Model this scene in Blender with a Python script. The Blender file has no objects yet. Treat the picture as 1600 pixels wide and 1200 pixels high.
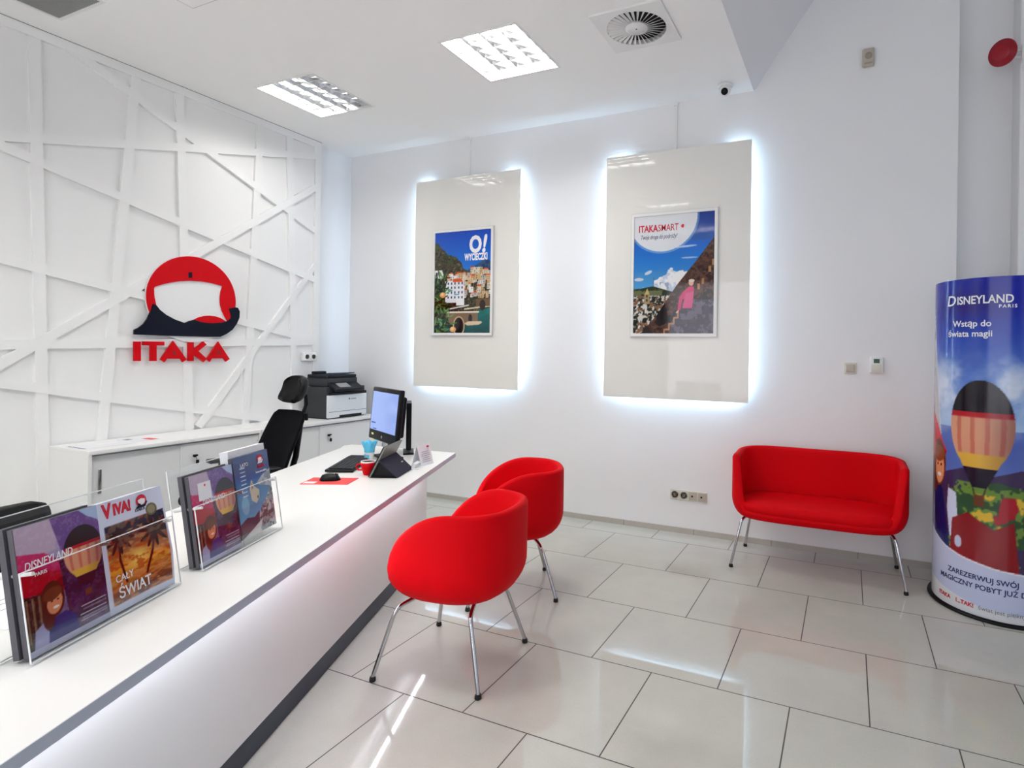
import bpy, math, random
import numpy as np
from mathutils import Vector, Matrix

S = bpy.context.scene
C = S.collection
PI = math.pi
random.seed(3)

# ------------------------------------------------------------------ camera, world, light, exposure
FPX, PX, PY, YAW, ROLL, EYE = 896.236, 932.446, 549.493, 0.4139, 0.0144, 1.4592
cam_d = bpy.data.cameras.new('camera')
cam = bpy.data.objects.new('camera', cam_d)
C.objects.link(cam)
cam_d.sensor_fit = 'HORIZONTAL'
cam_d.sensor_width = 36.0
cam_d.lens = FPX / 1600.0 * 36.0
cam_d.shift_x = -(PX - 800.0) / 1600.0
cam_d.shift_y = (PY - 600.0) / 1600.0
cam_d.clip_start = 0.05
fw = Vector((-math.sin(YAW), math.cos(YAW), 0))
rt = Vector((math.cos(YAW), math.sin(YAW), 0))
up = Vector((0, 0, 1))
rr = rt * math.cos(ROLL) + up * math.sin(ROLL)
uu = -rt * math.sin(ROLL) + up * math.cos(ROLL)
m = Matrix((rr, uu, -fw)).transposed().to_4x4()
m.translation = Vector((0, 0, EYE))
cam.matrix_world = m
S.camera = cam

S.view_settings.view_transform = 'Standard'
S.view_settings.look = 'None'
S.view_settings.gamma = 1.0
S.view_settings.use_curve_mapping = False
S.view_settings.exposure = 0.42
S.cycles.use_denoising = True
S.cycles.max_bounces = 10
S.cycles.diffuse_bounces = 6
S.cycles.caustics_reflective = False
S.cycles.caustics_refractive = False
S.cycles.sample_clamp_indirect = 6.0

world = bpy.data.worlds.new('world')
S.world = world
world.use_nodes = True
world.node_tree.nodes['Background'].inputs[0].default_value = (0.82, 0.87, 1.0, 1)
world.node_tree.nodes['Background'].inputs[1].default_value = 0.45

TROFFER = 28.0      # emission of the ceiling lamps
LED = 34.0          # emission of the led strips behind the glass panels
COUNTER_LED = 36.0


def daylight(name, loc, rot, sx, sy, power, col=(0.82, 0.9, 1.0)):
    d = bpy.data.lights.new(name, 'AREA')
    d.shape = 'RECTANGLE'
    d.size, d.size_y = sx, sy
    d.energy = power
    d.color = col
    o = bpy.data.objects.new(name, d)
    C.objects.link(o)
    o.location = loc
    o.rotation_euler = rot
    return o


daylight('window_daylight', (-1.2, -2.75, 1.75), (PI / 2, 0, 0), 4.6, 2.3, 52, (0.95, 0.96, 1.0))
daylight('side_window_daylight', (2.55, 0.9, 1.8), (PI / 2, 0, PI / 2), 3.2, 2.3, 10, (0.70, 0.82, 1.0))

# ------------------------------------------------------------------ room constants (metres)
YB = 4.5454          # back wall
XL = -4.8902         # left wall
XP = -4.8482         # face of the lattice board
ZC = 3.4966          # lowered ceiling
XE = -0.70           # right edge of the lowered ceiling
DV = Vector((-0.3925, 0.9198, 0))    # along the counter
NV = Vector((0.9198, 0.3925, 0))     # from the counter towards the visitors
CROT = math.atan2(DV.y, DV.x)


def proj_x(u, v, x):      # where the line of sight through (u, v) meets the wall plane at x
    d = fw + rr * ((u - PX) / FPX) - uu * ((v - PY) / FPX)
    t = x / d.x
    return Vector((0, 0, EYE)) + d * t


def cn(off, s, z=0.0):    # counter coordinates: off across, s along, z up
    return NV * off + DV * s + Vector((0, 0, z))


# ------------------------------------------------------------------ materials
def lin(c):
    return tuple((x / 12.92 if x <= 0.04045 else ((x + 0.055) / 1.055) ** 2.4) for x in c)


def hexc(r, g, b):
    return lin((r / 255, g / 255, b / 255))


MATS = {}


def mat(name, col=(0.8, 0.8, 0.8), rough=0.5, metal=0.0, spec=0.5, emit=None, es=0.0, trans=0.0, ior=1.45,
        bump=0.0, bscale=200.0, var=0.0, vscale=3.0, coat=0.0, alpha=1.0):
    if name in MATS:
        return MATS[name]
    M = bpy.data.materials.new(name)
    M.use_nodes = True
    nt = M.node_tree
    b = nt.nodes['Principled BSDF']
    b.inputs['Base Color'].default_value = (*col, 1)
    b.inputs['Roughness'].default_value = rough
    b.inputs['Metallic'].default_value = metal
    b.inputs['Specular IOR Level'].default_value = spec
    b.inputs['IOR'].default_value = ior
    b.inputs['Transmission Weight'].default_value = trans
    b.inputs['Coat Weight'].default_value = coat
    b.inputs['Alpha'].default_value = alpha
    if emit:
        b.inputs['Emission Color'].default_value = (*emit, 1)
        b.inputs['Emission Strength'].default_value = es
    tc = None
    if bump or var:
        tc = nt.nodes.new('ShaderNodeTexCoord')
    if var:
        n = nt.nodes.new('ShaderNodeTexNoise')
        n.inputs['Scale'].default_value = vscale
        n.inputs['Detail'].default_value = 4
        nt.links.new(tc.outputs['Object'], n.inputs['Vector'])
        mx = nt.nodes.new('ShaderNodeMix')
        mx.data_type = 'RGBA'
        mx.inputs['A'].default_value = (*[max(0, c * (1 - var)) for c in col], 1)
        mx.inputs['B'].default_value = (*[min(1, c * (1 + var)) for c in col], 1)
        nt.links.new(n.outputs['Fac'], mx.inputs['Factor'])
        nt.links.new(mx.outputs['Result'], b.inputs['Base Color'])
    if bump:
        n = nt.nodes.new('ShaderNodeTexNoise')
        n.inputs['Scale'].default_value = bscale
        n.inputs['Detail'].default_value = 3
        nt.links.new(tc.outputs['Object'], n.inputs['Vector'])
        bp = nt.nodes.new('ShaderNodeBump')
        bp.inputs['Strength'].default_value = bump
        bp.inputs['Distance'].default_value = 0.002
        nt.links.new(n.outputs['Fac'], bp.inputs['Height'])
        nt.links.new(bp.outputs['Normal'], b.inputs['Normal'])
    MATS[name] = M
    return M


M_WALL = mat('wall_paint', (0.825, 0.825, 0.83), 0.6, bump=0.15, bscale=260, var=0.012)
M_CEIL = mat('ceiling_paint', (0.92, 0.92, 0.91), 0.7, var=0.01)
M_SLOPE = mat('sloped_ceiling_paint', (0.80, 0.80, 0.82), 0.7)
M_LAT = mat('white_lacquered_board', (0.85, 0.85, 0.84), 0.45)
M_SLAT = mat('white_lacquered_slat', (0.86, 0.86, 0.85), 0.45)
M_SKIRT = mat('beige_tile_skirting', (0.46, 0.43, 0.38), 0.3, var=0.08, vscale=9)
M_COUNTER = mat('white_laminate', (0.86, 0.855, 0.83), 0.28, spec=0.45)
M_FRONT = mat('white_laminate_front', (0.82, 0.82, 0.82), 0.22, spec=0.5)
M_EDGE = mat('grey_edge_band', (0.46, 0.50, 0.60), 0.35)
M_KICK = mat('dark_grey_plinth', (0.042, 0.052, 0.075), 0.4, spec=0.3, bump=0.2, bscale=500)
M_CAB = mat('white_cabinet_board', (0.83, 0.83, 0.82), 0.4)
M_CABD = mat('white_cabinet_door', (0.78, 0.785, 0.79), 0.4)
M_GROOVE = mat('dark_gap', (0.12, 0.12, 0.13), 0.6)
M_RED = mat('red_upholstery', (0.62, 0.0, 0.004), 0.62, spec=0.09, bump=0.25, bscale=900, var=0.03, vscale=5)
M_REDS = mat('red_cushion_upholstery', (0.62, 0.0, 0.004), 0.6, spec=0.10, bump=0.25, bscale=900)
M_CHROME = mat('chrome', (0.52, 0.52, 0.53), 0.07, metal=1.0)
M_BLACKP = mat('black_plastic', (0.003, 0.003, 0.004), 0.4, spec=0.25)
M_BLACKR = mat('black_rubber', (0.006, 0.006, 0.006), 0.6)
M_BLACKF = mat('black_mesh_fabric', (0.0025, 0.0025, 0.004), 0.8, spec=0.12, bump=0.6, bscale=700)
M_LEATH = mat('black_leather', (0.018, 0.019, 0.018), 0.42, spec=0.3, bump=0.3, bscale=300)
M_GLASSP = mat('light_grey_glass_panel', (0.82, 0.81, 0.765), 0.015, spec=0.6)
M_ALU = mat('brushed_aluminium', (0.68, 0.68, 0.68), 0.25, metal=1.0)
M_MIRR = mat('mirror_louvre', (0.74, 0.74, 0.74), 0.16, metal=1.0)
M_FRAME = mat('white_frame', (0.82, 0.82, 0.80), 0.35)
M_FRAMEG = mat('silver_frame', (0.62, 0.62, 0.62), 0.3, metal=0.6)
M_WPL = mat('white_plastic', (0.80, 0.80, 0.79), 0.35)
M_CREAM = mat('cream_plastic', (0.62, 0.59, 0.50), 0.4)
M_BEIGE = mat('pearl_beige_plastic', (0.46, 0.41, 0.34), 0.35)
M_LOGOR = mat('logo_red', (0.60, 0.0, 0.005), 0.4, spec=0.15)
M_LOGON = mat('logo_navy', hexc(8, 14, 30), 0.4, spec=0.2)
M_LOGOW = mat('logo_white', (0.84, 0.84, 0.84), 0.35)
M_ACR = bpy.data.materials.new('clear_acrylic')
M_ACR.use_nodes = True
_nt = M_ACR.node_tree
_nt.nodes.clear()
_o = _nt.nodes.new('ShaderNodeOutputMaterial')
_m = _nt.nodes.new('ShaderNodeMixShader')
_t = _nt.nodes.new('ShaderNodeBsdfTransparent')
_t.inputs['Color'].default_value = (0.985, 0.99, 0.99, 1)
_g = _nt.nodes.new('ShaderNodeBsdfGlossy')
_g.inputs['Roughness'].default_value = 0.02
_l = _nt.nodes.new('ShaderNodeLayerWeight')
_l.inputs['Blend'].default_value = 0.5
_p = _nt.nodes.new('ShaderNodeMath')
_p.operation = 'POWER'
_p.inputs[1].default_value = 5.0
_f = _nt.nodes.new('ShaderNodeMath')
_f.operation = 'MULTIPLY_ADD'
_f.inputs[1].default_value = 0.7
_f.inputs[2].default_value = 0.025
_nt.links.new(_l.outputs['Facing'], _p.inputs[0])
_nt.links.new(_p.outputs['Value'], _f.inputs[0])
_nt.links.new(_f.outputs['Value'], _m.inputs['Fac'])
_nt.links.new(_t.outputs['BSDF'], _m.inputs[1])
_nt.links.new(_g.outputs['BSDF'], _m.inputs[2])
_nt.links.new(_m.outputs['Shader'], _o.inputs['Surface'])
M_ACRE = mat('acrylic_edge', (0.86, 0.88, 0.89), 0.2, spec=0.6)
M_PAPER = mat('paper_white', (0.80, 0.81, 0.84), 0.5)
M_PAGES = mat('paper_pages', (0.55, 0.56, 0.62), 0.7, bump=0.5, bscale=60)
M_PAGED = mat('dark_magazine_spine', (0.09, 0.085, 0.10), 0.45)
M_SCREEN = mat('lit_screen', (0.05, 0.05, 0.06), 0.15, emit=hexc(142, 168, 232), es=0.75)
M_SCREENB = mat('screen_icon_blue', (0.02, 0.03, 0.2), 0.3, emit=hexc(25, 40, 120), es=0.5)
M_PRN = mat('printer_grey', (0.04, 0.043, 0.047), 0.55, spec=0.25)
M_PRNB = mat('printer_black', (0.005, 0.006, 0.010), 0.4, spec=0.3)
M_PRNW = mat('printer_white', (0.74, 0.77, 0.80), 0.35)
M_LCD = mat('grey_touch_screen', (0.30, 0.31, 0.32), 0.2)
M_TAB = mat('tablet_back_grey', (0.17, 0.17, 0.16), 0.4, metal=0.2)
M_FOLIO = mat('folio_fabric', (0.030, 0.028, 0.045), 0.75, spec=0.2, bump=0.5, bscale=900)
M_PAD = mat('red_mouse_pad', hexc(226, 72, 72), 0.6)
M_CYAN = mat('light_blue_plastic', hexc(96, 200, 236), 0.4)
M_YEL = mat('yellow_note', hexc(228, 235, 150), 0.6)
M_SIREN = mat('red_siren_plastic', (0.30, 0.002, 0.012), 0.35)
M_LCDG = mat('green_lcd', (0.02, 0.07, 0.03), 0.3)
M_LEDM = mat('led_strip_light', (1, 1, 1), 0.5, emit=(0.50, 0.74, 1.0), es=LED)
M_CLED = mat('counter_led_light', (1, 1, 1), 0.5, emit=(0.84, 0.88, 1.0), es=COUNTER_LED)
M_LAMP = mat('lamp_light', (1, 1, 1), 0.5, emit=(1.0, 0.975, 0.94), es=TROFFER)
M_LAMPOFF = mat('lamp_unlit_faint_glow', (0.80, 0.84, 0.88), 0.3, emit=(0.9, 0.95, 1.0), es=0.12)  # tubes are off; a faint glow is put into their material
M_DARK = mat('dark_void', (0.01, 0.01, 0.011), 0.8)
M_GRILLE = mat('grey_grille', (0.34, 0.34, 0.33), 0.45)
M_NAVYTXT = mat('navy_print', hexc(30, 34, 92), 0.5)
M_WHITETXT = mat('white_print', (0.86, 0.86, 0.88), 0.5)
M_REDTXT = mat('red_print', hexc(200, 16, 46), 0.5)
M_GREYTXT = mat('grey_print', hexc(110, 112, 125), 0.5)
M_GOLD = mat('gold_print', hexc(120, 108, 74), 0.4)


def floor_material():
    M = bpy.data.materials.new('polished_floor_tiles')
    M.use_nodes = True
    nt = M.node_tree
    b = nt.nodes['Principled BSDF']
    g = nt.nodes.new('ShaderNodeNewGeometry')
    mp = nt.nodes.new('ShaderNodeMapping')
    mp.inputs['Location'].default_value = (1.7042 + 12.0, -1.9034 + 12.0, 0)
    nt.links.new(g.outputs['Position'], mp.inputs['Vector'])
    br = nt.nodes.new('ShaderNodeTexBrick')
    br.offset = 0.5
    br.offset_frequency = 2
    br.squash = 1.0
    br.inputs['Scale'].default_value = 1.0
    br.inputs['Brick Width'].default_value = 0.6
    br.inputs['Row Height'].default_value = 0.6
    br.inputs['Mortar Size'].default_value = 0.0028
    br.inputs['Mortar Smooth'].default_value = 0.15
    br.inputs['Color1'].default_value = (0.515, 0.505, 0.445, 1)
    br.inputs['Color2'].default_value = (0.50, 0.49, 0.435, 1)
    br.inputs['Mortar'].default_value = (0.05, 0.045, 0.04, 1)
    nt.links.new(mp.outputs['Vector'], br.inputs['Vector'])
    n = nt.nodes.new('ShaderNodeTexNoise')
    n.inputs['Scale'].default_value = 2.2
    n.inputs['Detail'].default_value = 7
    n.inputs['Roughness'].default_value = 0.65
    nt.links.new(g.outputs['Position'], n.inputs['Vector'])
    n2 = nt.nodes.new('ShaderNodeTexNoise')
    n2.inputs['Scale'].default_value = 160
    nt.links.new(g.outputs['Position'], n2.inputs['Vector'])
    r = nt.nodes.new('ShaderNodeMapRange')
    r.inputs['From Min'].default_value = 0.3
    r.inputs['From Max'].default_value = 0.7
    r.inputs['To Min'].default_value = 0.93
    r.inputs['To Max'].default_value = 1.05
    nt.links.new(n.outputs['Fac'], r.inputs['Value'])
    r2 = nt.nodes.new('ShaderNodeMapRange')
    r2.inputs['To Min'].default_value = 0.93
    r2.inputs['To Max'].default_value = 1.07
    nt.links.new(n2.outputs['Fac'], r2.inputs['Value'])
    mm = nt.nodes.new('ShaderNodeMath')
    mm.operation = 'MULTIPLY'
    nt.links.new(r.outputs['Result'], mm.inputs[0])
    nt.links.new(r2.outputs['Result'], mm.inputs[1])
    vm = nt.nodes.new('ShaderNodeVectorMath')
    vm.operation = 'SCALE'
    nt.links.new(br.outputs['Color'], vm.inputs[0])
    nt.links.new(mm.outputs['Value'], vm.inputs['Scale'])
    nt.links.new(vm.outputs['Vector'], b.inputs['Base Color'])
    rg = nt.nodes.new('ShaderNodeMapRange')
    rg.inputs['To Min'].default_value = 0.03
    rg.inputs['To Max'].default_value = 0.6
    nt.links.new(br.outputs['Fac'], rg.inputs['Value'])
    nt.links.new(rg.outputs['Result'], b.inputs['Roughness'])
    b.inputs['Specular IOR Level'].default_value = 0.55
    return M


M_FLOOR = floor_material()


# ------------------------------------------------------------------ mesh builder
class MB:
    def __init__(s):
        s.v, s.f, s.sm = [], [], []

    def add(s, vs, fs, smooth=False, M=None):
        b = len(s.v)
        for p in vs:
            p = Vector(p)
            s.v.append(M @ p if M else p)
        for f in fs:
            s.f.append([i + b for i in f])
            s.sm.append(smooth)
        return s

    def box(s, c, d, M=None, bev=0.0):
        x, y, z = c
        a, b, h = d[0] / 2, d[1] / 2, d[2] / 2
        if bev <= 0:
            vs = [(x + i * a, y + j * b, z + k * h) for k in (-1, 1) for j in (-1, 1) for i in (-1, 1)]
            fs = [(0, 2, 3, 1), (4, 5, 7, 6), (0, 1, 5, 4), (2, 6, 7, 3), (0, 4, 6, 2), (1, 3, 7, 5)]
            return s.add(vs, fs, False, M)
        e = min(bev, a * .9, b * .9, h * .9)
        prof = [(e, 0)] + [(e - e * math.sin(q), e - e * math.cos(q)) for q in (PI / 6, PI / 3)] + [(0, e)]
        # rounded box as stacked rounded rectangles
        levels = [(p[0], -h + p[1]) for p in prof] + [(p[0], h - p[1]) for p in reversed(prof)]
        n = 4
        rings = []
        for ins, zz in levels:
            ring = []
            for cx, cy, a0 in ((1, 1, 0), (-1, 1, PI / 2), (-1, -1, PI), (1, -1, 3 * PI / 2)):
                for k in range(n + 1):
                    t = a0 + PI / 2 * k / n
                    ring.append((x + cx * (a - e) + (e - ins) * math.cos(t), y + cy * (b - e) + (e - ins) * math.sin(t), z + zz))
            rings.append(ring)
        return s.loft(rings, M=M, cap=True, smooth=True)

    def loft(s, rings, M=None, cap=False, smooth=True, closed=True):
        n = len(rings[0])
        vs = [p for r in rings for p in r]
        fs = []
        for i in range(len(rings) - 1):
            for k in range(n if closed else n - 1):
                k2 = (k + 1) % n
                fs.append((i * n + k, i * n + k2, (i + 1) * n + k2, (i + 1) * n + k))
        s.add(vs, fs, smooth, M)
        if cap:
            s.add(rings[0], [tuple(reversed(range(n)))], False, M)
            s.add(rings[-1], [tuple(range(n))], False, M)
        return s

    def prism(s, pts, z0, z1, M=None):      # polygon in xy extruded along z
        n = len(pts)
        area = sum(pts[i][0] * pts[(i + 1) % n][1] - pts[(i + 1) % n][0] * pts[i][1] for i in range(n))
        if area < 0:
            pts = pts[::-1]
        vs = [(p[0], p[1], z0) for p in pts] + [(p[0], p[1], z1) for p in pts]
        fs = [tuple(reversed(range(n))), tuple(range(n, 2 * n))]
        fs += [(i, (i + 1) % n, n + (i + 1) % n, n + i) for i in range(n)]
        return s.add(vs, fs, False, M)

    def tube(s, path, r, n=12, M=None, cap=True):
        path = [Vector(p) for p in path]
        rings = []
        prev = None
        for i, p in enumerate(path):
            t = (path[min(i + 1, len(path) - 1)] - path[max(i - 1, 0)]).normalized()
            if prev is None:
                a = t.cross(Vector((0, 0, 1)))
                if a.length < 1e-3:
                    a = t.cross(Vector((1, 0, 0)))
                a.normalize()
            else:
                a = (prev - t * prev.dot(t)).normalized()
            prev = a
            b = t.cross(a)
            rad = r[i] if isinstance(r, (list, tuple)) else r
            rings.append([p + (a * math.cos(2 * PI * k / n) + b * math.sin(2 * PI * k / n)) * rad for k in range(n)])
        return s.loft(rings, M=M, cap=cap)

    def lathe(s, prof, n=32, M=None):       # prof (r, z) bottom to top
        rings = [[(r * math.cos(2 * PI * k / n), r * math.sin(2 * PI * k / n), z) for k in range(n)] for r, z in prof]
        return s.loft(rings, M=M, cap=True)

    def build(s, name, material, parent=None, world=False):
        me = bpy.data.meshes.new(name)
        vs = s.v
        if world and parent:
            inv = parent_matrix(parent).inverted()
            vs = [inv @ p for p in vs]
        me.from_pydata([tuple(p) for p in vs], [], s.f)
        me.polygons.foreach_set('use_smooth', s.sm)
        me.materials.append(material)
        me.update()
        o = bpy.data.objects.new(name, me)
        C.objects.link(o)
        if parent:
            o.parent = parent
        return o


def parent_matrix(o):
    m = Matrix.LocRotScale(o.location, o.rotation_euler, o.scale)
    return parent_matrix(o.parent) @ m if o.parent else m


def thing(name, label, cat, loc=(0, 0, 0), rotz=0.0, group=None):
    o = bpy.data.objects.new(name, None)
    C.objects.link(o)
    o.empty_display_size = 0.1
    o.location = loc
    o.rotation_euler = (0, 0, rotz)
    o['label'] = label
    o['category'] = cat
    if group:
        o['group'] = group
    return o


def struct(o):
    o['kind'] = 'structure'
    return o


def copy_tree(o, parent=None):
    c = o.copy()
    C.objects.link(c)
    if parent:
        c.parent = parent
    for ch in [x for x in C.objects if x.parent == o]:
        copy_tree(ch, c)
    return c


def arc(cx, cy, r, a0, a1, n):
    return [(cx + r * math.cos(a0 + (a1 - a0) * k / n), cy + r * math.sin(a0 + (a1 - a0) * k / n)) for k in range(n + 1)]


# frames of reference: local x,y drawn on a surface
def frame(origin, ex, ey):
    ex, ey = Vector(ex).normalized(), Vector(ey).normalized()
    ez = ex.cross(ey)
    m = Matrix((ex, ey, ez)).transposed().to_4x4()
    m.translation = Vector(origin)
    return m


def text_mb(txt, size, bold=0.0, depth=0.0004, align='LEFT', shear=0.0, M=None, xs=1.0, spacing=1.0, post=None, fitw=None):
    cu = bpy.data.curves.new('t', 'FONT')
    cu.body = txt
    cu.size = size
    cu.offset = bold
    cu.extrude = depth
    cu.align_x = align
    cu.shear = shear
    cu.space_character = spacing
    cu.resolution_u = 3
    ob = bpy.data.objects.new('t', cu)
    me = bpy.data.meshes.new_from_object(ob)
    mb = MB()
    if fitw:
        lo_ = min(v.co.x for v in me.vertices)
        xs = fitw / (max(v.co.x for v in me.vertices) - lo_)
        for v in me.vertices:
            v.co.x -= lo_
    vs = [Vector((v.co.x * xs, v.co.y, v.co.z)) for v in me.vertices]
    if post:
        vs = [post(p) for p in vs]
    mb.add(vs, [tuple(p.vertices) for p in me.polygons], False, M)
    bpy.data.objects.remove(ob)
    bpy.data.meshes.remove(me)
    bpy.data.curves.remove(cu)
    return mb


# ------------------------------------------------------------------ printed pictures: colours laid on a fine grid
class Art:
    def __init__(s, w, h, asp, ss=2):
        s.w, s.h, s.ss = w, h, ss
        W, H = w * ss, h * ss
        s.asp = asp                                  # height / width
        x = (np.arange(W) + .5) / W
        y = (np.arange(H) + .5) / H * asp
        s.X, s.Y = np.meshgrid(x, y)                 # x 0..1, y 0..asp (upwards)
        s.c = np.ones((H, W, 3)) * .5

    def noise(s, scale, seed=0, octv=4, sx=1.0, sy=1.0):
        rng = np.random.RandomState(seed)
        out = np.zeros_like(s.X)
        amp, tot = 1.0, 0.0
        for o in range(octv):
            g = rng.rand(64, 64)
            u = s.X * scale * sx * 2 ** o + 7.3
            v = s.Y * scale * sy * 2 ** o + 3.1
            i, j = np.floor(u).astype(int), np.floor(v).astype(int)
            fu, fv = u - i, v - j
            fu, fv = fu * fu * (3 - 2 * fu), fv * fv * (3 - 2 * fv)
            i0, j0, i1, j1 = i % 64, j % 64, (i + 1) % 64, (j + 1) % 64
            n = (g[j0, i0] * (1 - fu) + g[j0, i1] * fu) * (1 - fv) + (g[j1, i0] * (1 - fu) + g[j1, i1] * fu) * fv
            out += n * amp
            tot += amp
            amp *= .55
        return out / tot

    def put(s, m, col, a=1.0):
        col = np.array(col, float)
        if col.max() > 1.001:
            col = col / 255.0
        m = np.clip(m.astype(float) * a, 0, 1)[..., None]
        s.c = s.c * (1 - m) + col * m

    def vgrad(s, y0, c0, y1, c1, mask=None):
        t = np.clip((s.Y - y0) / (y1 - y0), 0, 1)[..., None]
        g = np.array(c0, float) / 255 * (1 - t) + np.array(c1, float) / 255 * t
        mk = np.ones_like(s.X) if mask is None else mask.astype(float)
        s.c = s.c * (1 - mk[..., None]) + g * mk[..., None]

    def poly(s, pts):
        m = np.zeros(s.X.shape, bool)
        n = len(pts)
        for i in range(n):
            (x1, y1), (x2, y2) = pts[i], pts[(i + 1) % n]
            if y1 == y2:
                continue
            cond = ((s.Y >= min(y1, y2)) & (s.Y < max(y1, y2)))
            xi = x1 + (s.Y - y1) * (x2 - x1) / (y2 - y1)
            m ^= cond & (s.X < xi)
        return m

    def ell(s, cx, cy, rx, ry, rot=0.0):
        dx, dy = s.X - cx, s.Y - cy
        c_, s_ = math.cos(rot), math.sin(rot)
        return ((dx * c_ + dy * s_) / rx) ** 2 + ((-dx * s_ + dy * c_) / ry) ** 2 < 1

    def rect(s, x0, y0, x1, y1):
        return (s.X >= x0) & (s.X < x1) & (s.Y >= y0) & (s.Y < y1)

    def line(s, x1, y1, x2, y2, w):
        dx, dy = x2 - x1, y2 - y1
        t = np.clip(((s.X - x1) * dx + (s.Y - y1) * dy) / (dx * dx + dy * dy), 0, 1)
        return np.hypot(s.X - x1 - t * dx, s.Y - y1 - t * dy) < w / 2

    def soft(s, n, t, w=.06):
        return np.clip((n - t) / w, 0, 1)

    def balloon(s, cx, cy, r, ry, flip=1):
        """a hot-air balloon: dark crown, peach gores, yellow skirt"""
        e = s.ell(cx, cy, r, ry)
        lower = s.poly([(cx - r * .93, cy - ry * .35), (cx + r * .93, cy - ry * .35), (cx + r * .22, cy - ry * 1.35), (cx - r * .22, cy - ry * 1.35)])
        body = e | lower
        s.put(body, (232, 170, 136))
        u = (s.X - cx) / (r * np.sqrt(np.clip(1 - ((s.Y - cy) / (ry * 1.6)) ** 2, .05, 1)))
        s.put(body & (np.abs((u * 2.2) % 1 - .5) < .16), (214, 128, 104))
        s.put(body & (s.Y > cy + ry * .30), (30, 20, 34))
        s.put(body & (s.Y > cy + ry * .18) & (s.Y < cy + ry * .30), (196, 24, 44))
        s.put(body & (s.Y < cy - ry * .62) & (s.Y > cy - ry * .92), (238, 190, 84))
        s.put(body & (s.Y < cy - ry * .92), (40, 26, 50))
        s.put(body * np.clip((s.X - cx) / r, 0, 1) * .35, (60, 30, 60))
        s.put(s.rect(cx - r * .16, cy - ry * 1.75, cx + r * .16, cy - ry * 1.5), (120, 70, 44))
        for sx in (-1, 1):
            s.put(s.line(cx + sx * r * .2, cy - ry * 1.35, cx + sx * r * .14, cy - ry * 1.5, .004), (60, 40, 40))

    def leaf(s, x, y, ang, L, w, col):
        m = s.ell(x + math.cos(ang) * L / 2, y + math.sin(ang) * L / 2, L / 2, w / 2, ang)
        s.put(m, col)

    def result(s):
        q = s.c.reshape(s.h, s.ss, s.w, s.ss, 3).mean(axis=(1, 3))
        q = np.clip(q, 0, 1)
        L = np.where(q <= .04045, q / 12.92, ((q + .055) / 1.055) ** 2.4)
        return np.clip(L * .90 - .006, 0, 1) ** 1.12


def print_material(name, rough=0.25, coat=0.0):
    if name in MATS:
        return MATS[name]
    M = bpy.data.materials.new(name)
    M.use_nodes = True
    nt = M.node_tree
    b = nt.nodes['Principled BSDF']
    a = nt.nodes.new('ShaderNodeVertexColor')
    a.layer_name = 'print'
    nt.links.new(a.outputs['Color'], b.inputs['Base Color'])
    b.inputs['Roughness'].default_value = rough
    b.inputs['Coat Weight'].default_value = coat
    b.inputs['Coat Roughness'].default_value = 0.02
    MATS[name] = M
    return M


def art_object(name, art, surf, material, parent):
    """surf(u, v) with u, v 0..1 gives a point; one vertex per picture cell"""
    h, w = art.h, art.w
    cols = art.result()
    vs = [surf(i / (w - 1), j / (h - 1)) for j in range(h) for i in range(w)]
    fs = [(j * w + i, j * w + i + 1, (j + 1) * w + i + 1, (j + 1) * w + i) for j in range(h - 1) for i in range(w - 1)]
    me = bpy.data.meshes.new(name)
    me.from_pydata([tuple(p) for p in vs], [], fs)
    at = me.color_attributes.new('print', 'FLOAT_COLOR', 'POINT')
    buf = np.ones((h * w, 4), np.float32)
    buf[:, :3] = cols.reshape(-1, 3)
    at.data.foreach_set('color', buf.ravel())
    me.polygons.foreach_set('use_smooth', [True] * len(fs))
    me.materials.append(material)
    me.update()
    o = bpy.data.objects.new(name, me)
    C.objects.link(o)
    o.parent = parent
    return o


# ================================================================== THE ROOM
def cells(xs, ys, holes, z, flip=False):
    mb = MB()
    for x0, x1 in zip(xs, xs[1:]):
        for y0, y1 in zip(ys, ys[1:]):
            cx, cy = (x0 + x1) / 2, (y0 + y1) / 2
            if any(a < cx < b and c < cy < d for a, b, c, d in holes):
                continue
            vs = [(x0, y0, z), (x1, y0, z), (x1, y1, z), (x0, y1, z)]
            mb.add(vs, [(3, 2, 1, 0) if flip else (0, 1, 2, 3)])
    return mb


TR = [(-4.295, -3.675, 3.03, 3.65), (-2.515, -1.92, 3.045, 3.645),
      (-2.62, -2.02, 1.25, 1.85), (-2.62, -2.02, -0.45, 0.15), (-4.29, -3.69, -0.2, 0.4)]
DIF = (-1.475, -1.015, 3.155, 3.605)
GRL = (-4.545, -4.09, 0.75, 1.918)
XR, YF = 2.6, -2.8

fl = MB().box(((XL + XR) / 2, (YF + 5.2) / 2, -0.05), (XR - XL + 0.4, 5.2 - YF + 0.4, 0.1)).build('floor', M_FLOOR)
struct(fl)
w = MB().box(((XL + 0.661) / 2, YB + 0.1, 1.9), (0.661 - XL, 0.2, 3.8)).build('wall_back', M_WALL)
mb = MB()
mb.box(((XL - 0.2 + 0.661) / 2, YB + 0.15, 2.45), (0.661 - XL + 0.2, 0.3, 4.9))
struct(mb.build('wall_back', M_WALL)).name = 'wall_back'
bpy.data.objects.remove(w)
mb = MB().box(((0.661 + XR) / 2, YB + 0.35, 2.45), (XR - 0.661, 0.2, 4.9))
struct(mb.build('wall_recess', M_WALL))
mb = MB().box((1.55, YB + 0.15, 2.45), (1.07, 0.2, 4.9), bev=0.01)
struct(mb.build('wall_pillar', M_WALL))
mb = MB().box((XL - 0.1, (YF + YB) / 2, 1.85), (0.2, YB - YF, 3.7))
struct(mb.build('wall_left', M_WALL))
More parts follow.
